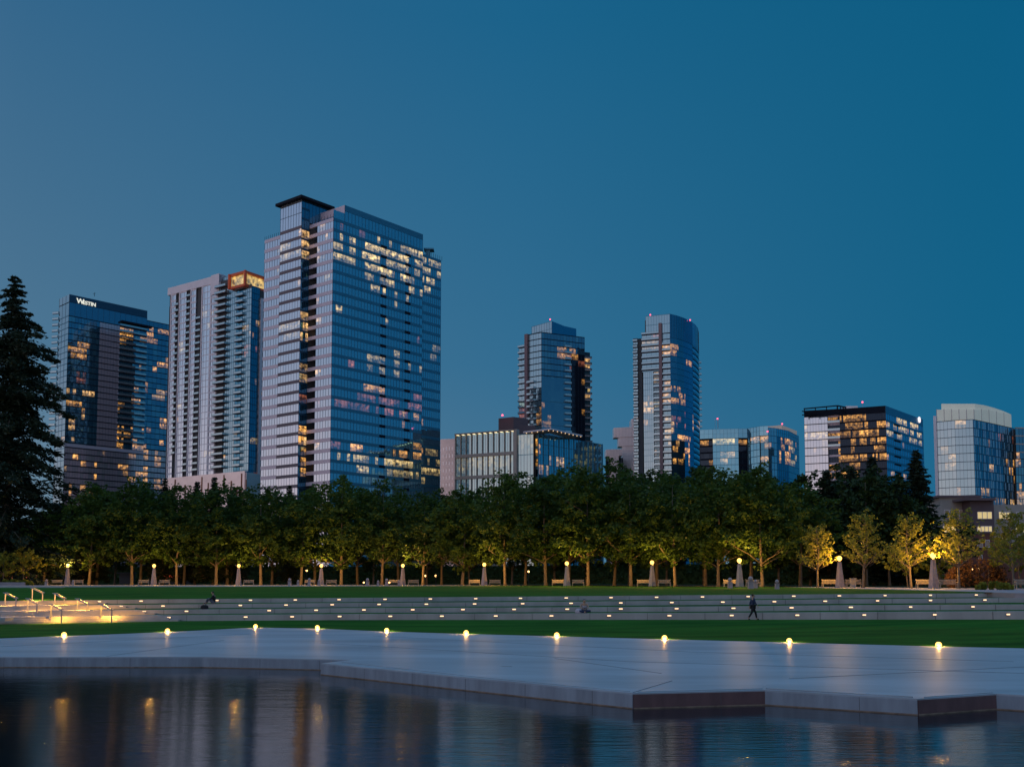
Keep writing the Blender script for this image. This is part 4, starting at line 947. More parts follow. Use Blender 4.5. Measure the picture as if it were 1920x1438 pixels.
# penthouse, set back at the left end, flush on the right face
Q1 = at_px(M2, E1, 646.5, ZC + 3); ZP = PD(646.5, 385, Q1.y).z
b.face(Q1, E1, ZP, ZC, ZP - ZC, 24, 'blue', .36, 'slate', lit=False, off=.0)
b.face(Q1 + lu * 24, Q1, ZP, ZC, ZP - ZC, 8, 'pale', .45, 'lav', lit=False)
b.solid([Q1 + (lu + ru) * .4, E1 + lu * .4 - ru * .3, E1 + lu * 22, Q1 + lu * 23.6 + ru * .4], ZC - 1, ZP - .5, 'roof')
mc = MB(); q = M2 + lu * 16 + ru * 9; zz = PD(610, 385, q.y).z; mc.prism([q, q + ru * 10, q + ru * 10 + lu * 7, q + lu * 7], ZC - 1, zz); b.part('plant_room', mc, S['slate'])
# rooftop posts
pt = MB()
for k in range(9):
    for (a0, a1) in ((Lw, Lc), (L2, M2)):
        q = a0.lerp(a1, k / 8); pt.box((q.x, q.y, ZC + .7), (.1, .1, 1.4), 0)
b.part('parapet_rail', pt, S['dk'])
gp = MB(); u_, n_, L_ = uv(M2, Q1); gp.face([(M2.x, M2.y, ZC), (Q1.x, Q1.y, ZC), (Q1.x, Q1.y, ZC + 3), (M2.x, M2.y, ZC + 3)], 0, (0, 0, 0), .2); b.part('terrace_screen', gp, G['blue'])
# far right lower bay
E2 = at_px(E1 - ru * 1, E1 + ru * 40, 827.5, ZC - 30); ZE = PD(828, 488, E2.y).z
b.face(E1 + ru * .05, E2, ZE, GZ, FH, 9, 'blue', .3, 'slate', tint=(0, .3), off=-.4)
b.solid([E1 + lu * 1.2, E2 + lu * 1.2 - ru * .2, E2 + lu * 20, E1 + lu * 20], GZ, ZE - .4)
pt = MB()
for k in range(10):
    q = E1.lerp(E2, k / 9) - Vector((0, 0, 0)); pt.box((q.x, q.y + .8, ZE + .9), (.12, .12, 1.8), 0)
b.part('parapet_rail', pt, S['dk'])
pt = MB(); pt.box((E1.x + 2.0, E1.y + 6, ZE + 3.4), (4, 4, .5)); pt.box((E1.x + 1.6, E1.y + 6, ZE + 1.7), (1.8, 2, 3.4)); b.part('roof_hatch', pt, S['slate'])
# louvre boxes on the right face
lv = MB()
for j, fx in enumerate((.51, .79)):
    z = ZC - 1.0 * FH
    while z > GZ + 30:
        a0 = M2.lerp(E1, fx); a1 = M2.lerp(E1, fx + .065); lv = MB(); lv.obox(a0, a1, z - FH * .30, z - .12, .0, .16); b.part('louvre', lv, S['dk']); z -= FH
b.finish()

# ---- A: hotel tower at left with lettering
ZA = PD(130.3, 551.8, 470).z
A0, A1, A2 = plan(ZA, (111.5, 560.6), (130.3, 551.8), (276.4, 583))
sA = [(130, 648, 168, 668, .9, .95, W1), (205, 620, 320, 640, .35, 1.2, W1), (225, 555, 285, 638, .12, .9, W2), (144, 695, 162, 715, .5, .6, RED), (128, 732, 175, 752, .4, 1.2, W2), (126, 752, 170, 768, .75, 1.2, W1), (128, 772, 160, 800, .5, 1.1, W2), (222, 750, 250, 768, .6, 1.2, W1),
      (250, 720, 275, 740, .6, .8, W1), (250, 742, 262, 760, .7, 1.2, W1), (220, 800, 250, 822, .7, 1.4, W1), (268, 808, 282, 826, .6, 1.5, W1), (248, 830, 262, 845, .8, 1.4, W1), (220, 836, 275, 912, .38, 1.2, W1), (128, 838, 180, 925, .26, 1.4, W1), (285, 625, 316, 640, .4, 1.3, W1), (285, 678, 316, 695, .6, 1.2, W1), (285, 730, 316, 745, .7, 1.0, W2), (300, 785, 316, 830, .4, 1.3, W1), (282, 845, 316, 915, .35, 1.0, W1)]
b = Bldg('dark glass hotel tower at left with white lettering near its roof', A1, sA, .006, 5)
g1, g2 = at_px(A1, A2, 184, ZA - 40), at_px(A1, A2, 222, ZA - 40)
PZB = PD(180, 836, 480).z; FA = 3.02
b.solid([V2(A0) + Vector((.5, .6, 0)), V2(A1) + Vector((0, .6, 0)), V2(A2) + Vector((-.6, .5, 0)), V2(A2) + Vector((-14, 22, 0)), rad(A0, 22)], GZ, ZA - .4)
ztop = PD(130, 591, 470).z; zl = PD(130, 566, 470).z
b.wall(A1, A2, zl, ZA, -.3, .02, 'navy'); b.face(A1, A2, zl, ztop, zl - ztop, 14, 'navy', .02, 'dk', lit=False)
b.face(A0, A1, ZA, zl, ZA - zl, 3, 'grey', .0, lit=False, tint=(.5, .2)); b.face(A0, A1, zl, ztop, zl - ztop, 3, 'grey', .05, 'dk', lit=False, tint=(.2, .2))
b.face(A0, A1, ztop, GZ, FA, 3, 'grey', .12, 'slate', tint=(.3, .4))
b.face(A1, g1, ztop, PZB, FA, 10, 'navy', .13, 'dk', tint=(0, .6)); b.face(g1, g2, ztop, PZB, FA, 7, 'mauve', .14, 'dk', mul=0.05)
b.face(g2, A2, ztop + 2.5, PZB, FA, 12, 'navy', .12, 'dk', tint=(0, 1.0), off=-.3)
b.wall(A1, A2, PZB - 1.6, PZB, -.3, .15, 'lav')
b.face(A1, A2, PZB - 1.6, GZ, FA, 30, 'mauve', .17, 'dk', tint=(0, .8))
nA = int((ztop - PZB) / FA)
b.balconies(g2, A2, [ztop - FA * (k + .0) for k in range(0, nA)], .55, m='brown', th=.22)
pr = MB(); q0, q1 = at_px(A1, A2, 226, ZA), at_px(A1, A2, 283, ZA); pr.obox(q0, q1, ZA - 9.2, ZA - 8.3, -.5, 2.2); b.part('canopy', pr, S['dk'])
# slabs sticking out of the left edge
lz = [PD(105, 585 + k * 11.1, 475).z for k in range(22)]
b.balconies(V2(A0) + Vector((-3.6, 1.0, 0)), V2(A0) + Vector((-.2, 0, 0)), lz, .3, m='brown')
# recessed right wing
ZW = PD(290, 598, 503).z; B0, B1 = plan(ZW, (282, 595), (316, 603.5))
B0 = V2(A2) + Vector((-3, 5, 0)); B1 = at_px(B0, B0 + (V2(A2) - V2(A1)), 320, ZW)
zb2 = PD(300, 842, 508).z
b.face(B0, B1, ZW, zb2, FA, 6, 'navy', .12, 'dk', tint=(0, .5)); b.face(B0, B1, zb2, GZ, FA, 8, 'mauve', .2, 'dk', tint=(0, .7))
b.solid([B0 + Vector((0, .6, 0)), B1 + Vector((0, .6, 0)), B1 + Vector((0, 15, 0)), rad(B0, 15)], GZ, ZW - .3)
def letters(txt, P, U, size, mat, parent, name='sign', ext=.1, yaw=None):
    cu = bpy.data.curves.new(name, 'FONT'); cu.body = txt; cu.size = size; cu.extrude = ext; cu.offset = size * .018
    t_ = bpy.data.objects.new('tmp', cu); C.objects.link(t_); bpy.context.view_layer.update()
    me = bpy.data.meshes.new_from_object(t_.evaluated_get(bpy.context.evaluated_depsgraph_get())); bpy.data.objects.remove(t_)
    me.materials.clear(); me.materials.append(mat); o = bpy.data.objects.new(name, me); C.objects.link(o)
    o.parent = parent; o.location = V2(P) - V2(parent.location) + Vector((0, 0, P[2] - parent.location[2])); o.rotation_euler = (math.pi / 2, 0, math.atan2(U.y, U.x)); return o
uA, nA_, LA = uv(A1, A2); sg = at_px(A1, A2, 143, ZA - 5) + nA_ * .35; zsg = PD(144, 568.5, 473).z
letters('W', Vector((sg.x, sg.y, zsg)), uA, 3.5, pm('lit_letters', (.9, .9, .8), .4, var=0, emit=(1.0, .95, .75), es=.75), b.th)
sg2 = sg + uA * 2.95; letters('ESTIN', Vector((sg2.x, sg2.y, zsg)), uA, 2.6, bpy.data.materials['lit_letters'], b.th)
m = MB(); p = PD(177, 556, 476); m.tube([p, PD(177, 549, 476)], .12, 4); m.tube([PD(174, 551, 476), PD(180, 550, 476)], .08, 4); b.part('antenna', m, S['dk'])
b.finish()

# ---- B: pale residential tower with orange roof box
ZB = PD(464, 501.5, 430).z
B0, B1, B2 = plan(ZB, (315.5, 541), (468, 500.2), (468, 500.2)); B1 = V2(B1); B0 = V2(B0)
uB, nB, LB = uv(B0, B1); rB = -nB
def bx_(px): return at_px(B0, B1, px, ZB - 60)
sB = [(396, 575, 406, 625, .4, .35, W3), (376, 600, 392, 625, .5, .35, W3), (380, 580, 405, 590, .6, .5, W3), (335, 645, 352, 660, .8, .9, W3), (456, 608, 484, 624, .7, .7, W2), (458, 650, 486, 664, .45, .6, RED), (330, 765, 350, 780, .7, .9, W3), (484, 730, 494, 745, .8, 1.1, W1), (385, 845, 398, 860, .7, .4, W3), (402, 835, 420, 860, .5, .9, W1), (345, 850, 350, 862, .8, 1.1, W1), (470, 820, 480, 832, .6, .7, W3)]
b = Bldg('pale residential tower with stacked balconies and an orange box on its roof', B1, sB, .004, 9)
Zm = PD(468, 533, 428).z; FB = 3.02
zbB = PD(400, 888, 440).z
b.solid([B0 + rB * .6 + uB * .4, B1 + rB * .6 - uB * .4, B1 + rB * 24 - uB * .4, B0 + rB * 24], GZ, Zm - .6)
b.solid([B0 + rB * .7 + uB * .5, bx_(436) + rB * .7, bx_(436) + rB * 23, B0 + rB * 23], Zm - .7, ZB - 3)
x0 = bx_(407)
b.wall(B0, x0, ZB - 3.6, ZB, -3, .3, 'white'); b.wall(bx_(392), bx_(407), ZB - 9, ZB + .5, -3, .45, 'white'); b.solid([bx_(392) + rB, bx_(407) + rB, bx_(407) + rB * 5, bx_(392) + rB * 5], ZB - 2, ZB + .4, 'white')
b.face(bx_(409), bx_(438), ZB - 1.2, Zm - 3, 3.4, 7, 'grey', .05, 'slate', lit=False, off=-1)
segs = [(315.5, 325, 2, 'pale', 'white', .26), (325, 331, 1, 'black', 'white', .2), (331, 345, 3, 'pale', 'white', .2), (345, 352.5, 1, 'black', 'white', .25), (352.5, 363, 2, 'pale', 'white', .3), (363, 373.5, 2, 'black', 'white', .25), (373.5, 390, 3, 'pale', 'white', .08), (390, 403, 2, 'pale', 'white', .3),
        (403, 421, 3, 'black', 'slate', .12), (421, 440, 5, 'grey', 'slate', .1), (440, 452, 2, 'navy', 'slate', .12), (452, 468, 4, 'grey', 'slate', .1)]
for x0_, x1_, nb, g, spm_, sp in segs:
    dark = g == 'black'; top_ = ZB - 3.6 if x1_ < 408 else Zm + (2 if x1_ < 441 else 0)
    b.face(bx_(x0_), bx_(x1_), top_, zbB, FB, nb, g, sp, spm_, mul=.12 if spm_ == 'white' else .05, mulm='mullw' if spm_ == 'white' else 'mull', tint=(.1, .4), off=-1.0 if dark else 0)
for xp in (315.7, 331.5, 353, 374, 391, 403): q = bx_(xp); b.wall(q, q + uB * .7, zbB, ZB - 3, -1.2, .25, 'white')
zsB = [ZB - 3.6 - FB * (k + 1) for k in range(int((ZB - 3.6 - zbB) / FB))]
zz = zsB[2:]
b.balconies(bx_(403.5), bx_(424), zsB[:], 1.9, m='brown'); b.balconies(bx_(441), bx_(455), [z for z in zsB if z < Zm], 1.3, m='brown')
b.balconies(bx_(363), bx_(373), zsB[4:], .5, m='brown'); b.balconies(bx_(345), bx_(352.5), zsB, .5, m='brown', stuff=True); b.balconies(bx_(324.5), bx_(331), zsB[1:-3], .8, m='brown', stuff=True)
# right face
Br = B1 + rB * 22; r1 = at_px(B1, Br, 483.5, ZB - 60); r2 = at_px(B1, Br, 496, ZB - 60)
b.face(B1, r1, Zm, zbB - 1, FB, 6, 'navy', .08, 'navy'); z57 = PD(488, 572, 445).z
zz_ = z57
while zz_ > zbB:
    b.wall(r1, r1 + (r2 - r1) * .35, zz_ - FB, zz_, -.3, .9, 'white'); b.wall(r1, r2, zz_ - 1.0, zz_, -.3, .85, 'white'); zz_ -= FB
b.face(r1, r2, z57, zbB, FB, 2, 'navy', .0, off=.3)
# podium
b.wall(B0, B1, GZ, zbB, -.3, .5, 'pink'); b.wall(B1, r2 + (r2 - r1) * .4, GZ, zbB - .6, -.3, .6, 'pink'); b.solid([B0 + rB, B1 + rB, B1 + rB * 24, B0 + rB * 24], GZ, zbB - .2)
fz = MB()
for k, xq in enumerate([333, 352, 376, 383, 395, 416, 424, 438, 449, 457, 466]):
    q = bx_(xq); zt_ = zbB - 1.0 - (k % 3) * 3; fz.obox(q, q + uB * .5, zt_ - 6 - (k % 2) * 5, zt_, .5, .75)
b.part('fins', fz, pm('terracotta_fin', (.45, .16, .08), .7, var=.05))
fz = MB(); fz.obox(B1 - uB * 3, r2, zbB - .7, zbB - .2, .6, 1.6); b.part('cornice', fz, S['orange'])
# orange box
oc0, oc1 = PD(436, 509, 431), None
zt_, zq = PD(464, 502, 424).z, PD(464, 531, 424).z
c0, c1 = at_px(B0, B1, 437, zt_) - rB * 2, at_px(B0, B1, 466.5, zt_) - rB * 2
c2 = c1 + rB * 14; c3 = c0 + rB * 14; cn_ = [c0, c1, c2, c3]
ob = MB()
ob.prism(cn_, zq, zq + 1.1); ob.prism([c0 + uB * .01, c1 - uB * .01, c2, c3], zt_ - 1.0, zt_)
for q in (c0, c1, c3): ob.box((q.x, q.y, (zt_ + zq) / 2), (1.0, 1.0, zt_ - zq - .04), 0, math.atan2(uB.y, uB.x))
b.part('roof_frame', ob, S['orange'])
ig = MB()
for a_, b_ in ((c0, c1), (c1, c2)):
    u1, n1, l1 = uv(a_, b_); a_ = a_ - n1 * 1.2; b_ = b_ - n1 * 1.2
    for j in range(8):
        p0, p1 = a_ + u1 * l1 * j / 8, a_ + u1 * l1 * (j + 1) / 8; k = b.r.uniform(.35, 1.0)
        ig.face([(p0.x, p0.y, zq + 1.2), (p1.x, p1.y, zq + 1.2), (p1.x, p1.y, zt_ - 1.1), (p0.x, p0.y, zt_ - 1.1)], 0, (k, k * .62, k * .15), 0)
b.part('lit_lounge', ig, glassmat('lounge_glass', (.5, .5, .4), .3, nscale=.5, contrast=.6))
b.finish()

# ---- D: centre dark residential tower
sD = [(1045, 655, 1067, 668, .95, 1.0, W1), (1070, 655, 1080, 668, .9, 1.2, W1), (1068, 672, 1082, 692, .7, .8, RED), (1096, 672, 1106, 688, .95, 1.3, W2), (1005, 780, 1035, 796, .8, .8, W1), (1008, 760, 1018, 776, .4, .5, W1), (1096, 728, 1108, 738, .95, 1.2, W3), (1096, 741, 1108, 750, .9, 1.1, W2), (1090, 705, 1096, 722, .7, 1.0, W1), (1090, 760, 1098, 785, .4, .9, W1), (1085, 675, 1098, 690, .5, .5, RED), (974, 770, 990, 780, .7, .7, RED), (1096, 690, 1110, 800, .15, .7, W3)]
ZD = PD(1015, 622.5, 520).z
D0, D1, D2 = plan(ZD, (990, 627.5), (1015, 622.5), (1096, 632.5)); D0, D1, D2 = V2(D0), V2(D1), V2(D2)
b = Bldg('dark residential tower rising behind the low glass office in the centre', D1, sD, .004, 11)
FD = 3.42; uL, nL, _ = uv(D0, D1); uR, nR, _ = uv(D1, D2)
b.solid([D0 - nL * .8, D1 - nL * .8 - uL * .2, D2 - nR * .8, D2 - nR * 18, rad(D0, 18)], GZ, ZD - .4)
zmid = PD(1015, 708, 520).z
b.face(D0, D1, ZD, GZ, FD, 5, 'grey', .14, 'dk', tint=(.3, .3)); b.face(D1, D2, ZD, zmid, FD, 14, 'navy', .12, 'dk', tint=(0, .5)); b.face(D1, D2, zmid, GZ, FD, 14, 'navy', .0, tint=(0, .15), mul=.0)
# black inset strip on the right face and thin floor lines
k0, k1 = at_px(D1, D2, 1071, ZD - 30), at_px(D1, D2, 1096, ZD - 30)
b.face(k0, k1, ZD - FD * 3, GZ, FD, 4, 'black', .03, 'dk', off=.35)
for zq_ in range(1, 8): b.wall(D1, k0, zmid - zq_ * FD * 3.8, zmid - zq_ * FD * 3.8 + .35, -.1, .12, 'slate')
zsD = [ZD - FD * (k + 1) for k in range(28)]
j0, j1 = at_px(D1, D2, 1058, ZD - 30), at_px(D1, D2, 1070, ZD - 30); b.balconies(j0, j1, [z for z in zsD if z > GZ][1:], 1.2, m='mullw' if 'mullw' in S else 'white')
i0, i1 = at_px(D0, D1, 990, ZD - 30), at_px(D0, D1, 1003, ZD - 30); b.balconies(i0, i1, [z for z in zsD if z < zmid], 1.5, m='white')
# left lower wing
ZD2 = PD(973, 644, 533).z; w1_ = D0 + uL * .0 - nL * 2.5; w0_ = at_px(w1_, w1_ - uL * 30, 973, ZD2 - 30)
b.solid([w0_ - nL * .6, w1_ - nL * .6, w1_ - nL * 14, rad(w0_, 14)], GZ, ZD2 - 3)
b.face(w0_, w1_, ZD2 - 2.6, GZ, FD, 4, 'grey', .1, 'dk', tint=(.2, .5)); b.balconies(w0_, w1_, [ZD2 - 2.6 - FD * k for k in range(27)], 1.2, m='brown')
pl = MB(); q = at_px(D0, D1, 988.5, ZD) + nL * .8; pl.obox(q - uL * 1.1, q + uL * .9, GZ, PD(988, 624.5, 523).z, -2, .4); b.part('pier', pl, pm('mauve_pier', (.27, .16, .17), .7, var=.06))
# right balcony wing
e0 = D2 - nR * 3; e1 = at_px(e0, e0 + uR * 20, 1106.5, ZD - 30); ZD3 = PD(1100, 661, 536).z
b.face(e0, e1, ZD3, GZ, FD, 3, 'navy', .08, 'dk', tint=(.2, .6)); b.solid([e0 - nR * .6, e1 - nR * .6, e1 - nR * 12, e0 - nR * 12], GZ, ZD3 - 1); b.balconies(e0, e1 + uR * .6, [ZD3 - FD * (k + 1) for k in range(22)], 1.3, m='white')
# glass crown: screen walls with a sloping top
cz0 = PD(1034.6, 600.3, 524).z; T1 = V2(PD(1034.6, 600, 526)); T0 = V2(PD(997, 606, 538)); T2 = V2(PD(1080.5, 617, 545)); zt2 = PD(1080.5, 616.5, 545).z
b.face(T0, T1, cz0, ZD - .5, (cz0 - ZD + .5) / 2, 8, 'grey', .03, 'slate', lit=False, tint=(.4, .4))
cm = MB(); cm.face([(T1.x, T1.y, ZD - .4), (T2.x, T2.y, ZD - .4), (T2.x, T2.y, zt2), (T1.lerp(T2, .5).x, T1.lerp(T2, .5).y, (cz0 + zt2) / 2 - .6), (T1.x, T1.y, cz0)], 0, (0, 0, 0), .1)
cm.face([(T0.x, T0.y, ZD - .4), (T0.x - 0, T0.y + 10, ZD - .4), (T0.x, T0.y + 10, cz0), (T0.x, T0.y, cz0)], 0, (0, 0, 0), .1); cm.face([(T2.x, T2.y, ZD - .4), (T0.x, T0.y + 10, ZD - .4), (T0.x, T0.y + 10, cz0 - 2), (T2.x, T2.y, zt2 - 1)], 0, (0, 0, 0), .1)
b.part('glass_crown', cm, G['navy']); b.beacon(1031.5, 599, 527, 1.2); b.finish()

# ---- E: round-cornered tower
sE = [(1203, 638, 1240, 655, .9, .8, W2), (1203, 628, 1240, 640, .5, .4, RED), (1241, 650, 1257, 664, .9, 1.1, W1), (1257, 650, 1272, 662, .7, .8, W1), (1226, 705, 1240, 722, .8, 1.0, W2), (1244, 722, 1275, 732, .8, .9, W1), (1243, 743, 1260, 757, .95, 1.2, W1), (1259, 744, 1284, 757, .9, 1.2, W1), (1208, 756, 1226, 769, .9, 1.3, W2), (1227, 756, 1242, 770, .8, .5, W3), (1246, 780, 1262, 806, .85, 1.0, W2), (1260, 780, 1284, 806, .5, .8, RED),
      (1248, 812, 1264, 835, .7, 1.0, W2), (1262, 815, 1293, 866, .33, 1.6, W1), (1300, 790, 1314, 802, .6, .8, W2), (1288, 676, 1296, 688, .5, .9, W1), (1236, 848, 1246, 862, .7, .8, W2), (1195, 775, 1215, 800, .15, .8, W1)]
ZE_ = PD(1255.6, 588.5, 500).z
E0, E1_ = plan(ZE_, (1210.6, 593), (1255.6, 588.5)); E0, E1_ = V2(E0), V2(E1_)
b = Bldg('rounded glass tower with stacked balconies and two red roof beacons', E1_, sE, .004, 13)
crv = [E1_] + [V2(v) for v in plan(ZE_, (1268, 591.3), (1281, 595.6), (1290, 599.6), (1298, 604.2), (1304, 609), (1308.5, 615), (1310, 623))]
FE = 3.2; uE, nE, _ = uv(E0, E1_)
b.solid([v + Vector((-.3, .8, 0)) for v in [E0] + crv] + [crv[-1] + Vector((-8, 6, 0)), rad(E0, 24)], GZ, ZE_ - 2)
zc2 = PD(1255, 634, 502).z
for i in range(len(crv) - 1):
    glassk = 'navy' if i < 4 else 'blue'
    b.face(crv[i], crv[i + 1], ZE_, zc2, 8.4, 4, glassk, .0, lit=False, mul=.03); b.face(crv[i], crv[i + 1], zc2, GZ, FE, 4 if i < 4 else 2, glassk if i != 6 else 'blue', .05 if i < 4 else .38, 'navy' if i < 4 else 'slate', mul=.0, tint=(0, .2), off=-.02)
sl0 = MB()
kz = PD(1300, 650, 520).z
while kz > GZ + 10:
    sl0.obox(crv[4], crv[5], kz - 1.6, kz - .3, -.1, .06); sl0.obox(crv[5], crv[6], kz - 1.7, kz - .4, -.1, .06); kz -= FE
b.part('slot_shade_bands', sl0, S['dk'])  # dark boxes imitate the shade inside the balcony slots
px_ = crv[-1]; b.balconies(px_ + Vector((-1, 4, 0)), px_ + Vector((2.0, 4.0, 0)), [PD(1312, 664 + 11.4 * k, 520).z for k in range(20)], .5, m='brown')
# left face
zm1 = PD(1225, 626, 503).z; zL = PD(1190, 642, 515).z
pE = at_px(E0, E1_, 1239, ZE_ - 30); wE = at_px(E0, E1_, 1204, ZE_ - 30)
b.face(E0, E1_, ZE_, zm1, (ZE_ - zm1) / 2, 9, 'grey', .04, 'slate', lit=False, tint=(.1, .3))
v0 = at_px(E0, E1_, 1188.5, ZE_ - 60); zj = PD(1225, 696, 503).z
b.face(wE, pE, zm1, zj, FE, 4, 'grey', .16, 'dk', tint=(.2, .3)); b.face(pE, E1_, zm1, GZ, FE, 3, 'grey', .14, 'dk', tint=(.1, .5), off=-.3)
v1 = at_px(E0, E1_, 1197, ZE_ - 60); v2_ = at_px(E0, E1_, 1207, ZE_ - 60); v3 = at_px(E0, E1_, 1226, ZE_ - 60)
b.face(v0, v1, zL, GZ, FE, 2, 'grey', .16, 'dk', tint=(.2, .4)); b.face(v1, v2_, zL, zj, FE, 2, 'black', .3, 'dk', off=-1); b.face(v1, wE, zL, GZ, FE, 2, 'navy', .2, 'dk', off=-1.2)
b.face(v2_, v3, zj, GZ, FE, 5, 'grey', .04, 'slate', tint=(.3, .2)); b.face(v3, pE, zj, GZ, FE, 3, 'grey', .16, 'dk', tint=(.2, .4), off=-.6); b.wall(wE, v2_, zj, zm1, -.5, -.05, 'slate')
b.solid([v0 - nE * .5, wE - nE * .5, wE - nE * 16, rad(v0, 16)], GZ, zL - .3)
zsE = [zm1 - FE * k for k in range(int((zm1 - GZ) / FE))]
b.balconies(wE, pE, [z for z in zsE if z > zj], 1.1, m='brown'); b.balconies(pE + uE * .8, E1_ + uE * .3, zsE[2:], 1.0, m='brown'); b.balconies(v0, v1, [z for z in zsE if z < zL], 1.1, m='brown'); b.balconies(v3, pE, [z for z in zsE if z < zj], .9, m='brown')
pl = MB(); q = pE; pl.obox(q - uE * .7, q + uE * .9, GZ, PD(1239, 607, 502).z, -1, 1.4); b.part('pier', pl, bpy.data.materials['mauve_pier'])
b.beacon(1219.3, 590.5, 512, 2.0); b.beacon(1294, 600.3, 512, 1.0); b.finish()

# ---- F: low glass office in the centre
sF = [(1000, 820, 1016, 835, .9, 1.3, W1), (1000, 838, 1016, 850, .9, 1.2, W1), (1000, 856, 1016, 870, .9, 1.1, W1), (1000, 875, 1016, 890, .9, 1.1, W1), (1016, 820, 1028, 890, .35, .9, W2), (1028, 858, 1064, 874, .8, 1.1, W2), (1075, 865, 1100, 880, .5, .9, W2), (969, 822, 1000, 835, .6, .25, W3), (856, 865, 960, 880, .6, .25, W3)]
ZF = PD(1008.5, 812, 360).z
F0 = V2(PZ(854, 823.5, ZF)); F1 = V2(PZ(1008.5, 812, ZF)); F2 = V2(PZ(1128.7, 833, ZF)); uF, nF, _ = uv(F0, F1); uG, nG, _ = uv(F1, F2)
b = Bldg('low glass office with lit roof canopy in front of the centre tower', F1, sF, .004, 17)
f1, f2 = at_px(F0, F1, 967, ZF), at_px(F0, F1, 1000, ZF); f0b = f1 + uF * .8
Z5 = PD(960, 806, 364).z
b.solid([F0 - nF * .7 + uF * .4, f1 - nF * .7, F1 - nF * 2.4 - uF, F2 - nG * .7 - uG * .5, F2 - nG * 30, rad(F0, 30)], GZ, ZF - .4)
hF = (Z5 - PD(900, 848, 365).z)
b.face(F0, f1, Z5 - .3, GZ, hF, 22, 'teal', .0, mul=.09, mulm='mullw', tint=(.4, .3), off=-.25)
rb = MB()
for j in range(12): q = F0.lerp(f1, j / 11.0); rb.obox(q - uF * .16, q + uF * .16, GZ, Z5, -.3, .28)
b.part('ribs', rb, S['beige'])
zz = Z5 - hF
while zz > GZ + 5: b.wall(F0, f1, zz - .9, zz + .3, -.3, .4, 'beige'); zz -= hF
b.wall(F0, f1, Z5 - .3, Z5 + .2, -1.5, .9, 'beige'); b.wall(f1 - uF * .5, f0b, GZ, Z5 + .2, -1.5, .9, 'beige')
cov = MB()
for j in range(11):
    q = F0.lerp(f1, (j + .5) / 11.0); cov.box((q.x, q.y, Z5 - .45), (.7, .12, .12)) 
    cov.obox(q - uF * .5, q + uF * .5, Z5 - .5, Z5 - .35, .35, .5)
b.part('cove_light', cov, pm('lit_cove', (.9, .8, .5), .4, var=0, emit=(1, .8, .45), es=1.6))
FF = 3.9
b.face(f0b, f2, ZF, GZ, FF * 2, 5, 'teal', .03, 'slate', mul=.12, mulm='mullw', tint=(.5, .5)); b.face(f2, F1, ZF - .6, GZ, FF, 2, 'black', .3, 'slate', off=-2)
b.face(F1, F2, ZF, GZ, FF, 26, 'blue', .04, 'slate', mul=.05, tint=(0, .2))
rb = MB()
for j in range(14): q = F1.lerp(F2, j / 13.0); rb.obox(q, q + uG * .18, GZ, ZF + .1, 0, .35)
b.part('ribs', rb, S['slate'])
c_ = MB(); zca = PD(1033, 801, 350).z; K1 = V2(PD(1033, 801, 352)); K0 = V2(PZ(981, 809, zca)); K2 = V2(PZ(1092, 815.5, zca)); c_.prism([K1, K2, K2 + Vector((-4, 8, 0)), K1 + Vector((0, 9, 0)), K0 + Vector((3, 7, 0)), K0], zca - .55, zca); b.part('canopy', c_, S['white'])
cl = MB()
for (p0, p1, nn_) in ((K0, K1, 5), (K1, K2, 8)):
    for j in range(nn_): q = p0.lerp(p1, (j + .6) / nn_) + Vector((0, 1.0, 0)); cl.ball((q.x, q.y, zca - .62), .18, 6)
b.part('canopy_lights', cl, M['wlight'])
pm_ = Bldg.part; lg = MB(); q0 = at_px(F1, F2, 1026, ZF) - nG * .4 if False else V2(PZ(1020, 815, ZF)) ; q1 = at_px(F1, F2, 1072, ZF) - nG * 1.0; q0 = at_px(F1, F2, 1019, ZF) - nG * 1.0
for j in range(9):
    a_, c__ = q0.lerp(q1, j / 9), q0.lerp(q1, (j + .92) / 9); lg.face([(a_.x, a_.y, ZF - .1), (c__.x, c__.y, ZF - .1), (c__.x, c__.y, zca - 1.0), (a_.x, a_.y, zca - 1.0)], 0, (1.25, .8, .3), 0)
b.part('lit_penthouse_windows', lg, G['grey'])
pb = MB(); H1_ = V2(PD(963, 782, 372)); H0 = V2(PZ(934.7, 784.5, PD(963, 781.5, 372).z)); H2 = V2(PZ(990, 785, PD(963, 781.5, 372).z)); zh = PD(963, 781.5, 372).z
pb.prism([H0, H1_, H2, H2 + Vector((0, 10, 0)), H0 + Vector((0, 10, 0))], ZF - 1, zh); pb.prism([H1_ + Vector((1, 1, 0)), H2 + Vector((3, .5, 0)), H2 + Vector((3, 5, 0)), H1_ + Vector((0, 5, 0))], ZF - 1, PD(985, 795, 372).z); b.part('plant_room', pb, pm('brown_plant_room', (.13, .08, .09), .6, var=.1))
b.beacon(942, 778.5, 372, 1.2); b.finish()

# ---- G: plain pale block between
b = Bldg('plain pale pink block squeezed between the tallest tower and the low office', PD(832, 820, 440), [], .0, 19)
ZG = PD(832, 819.6, 440).z; g0_, g1_ = V2(PD(826, 820, 447)), V2(PD(860, 818, 444))
b.face(g0_, g1_, ZG - 2, GZ, 3.4, 6, 'pale', .5, 'pink', mul=1.3, mulm='pink', tint=(.5, .3)); b.wall(g0_, g1_, ZG - 2, ZG, -.3, .1, 'pink'); b.solid([g0_ + Vector((.5, .5, 0)), g1_ + Vector((0, .5, 0)), g1_ + Vector((0, 20, 0)), g0_ + Vector((0, 20, 0))], GZ, ZG - .5)
b.finish()
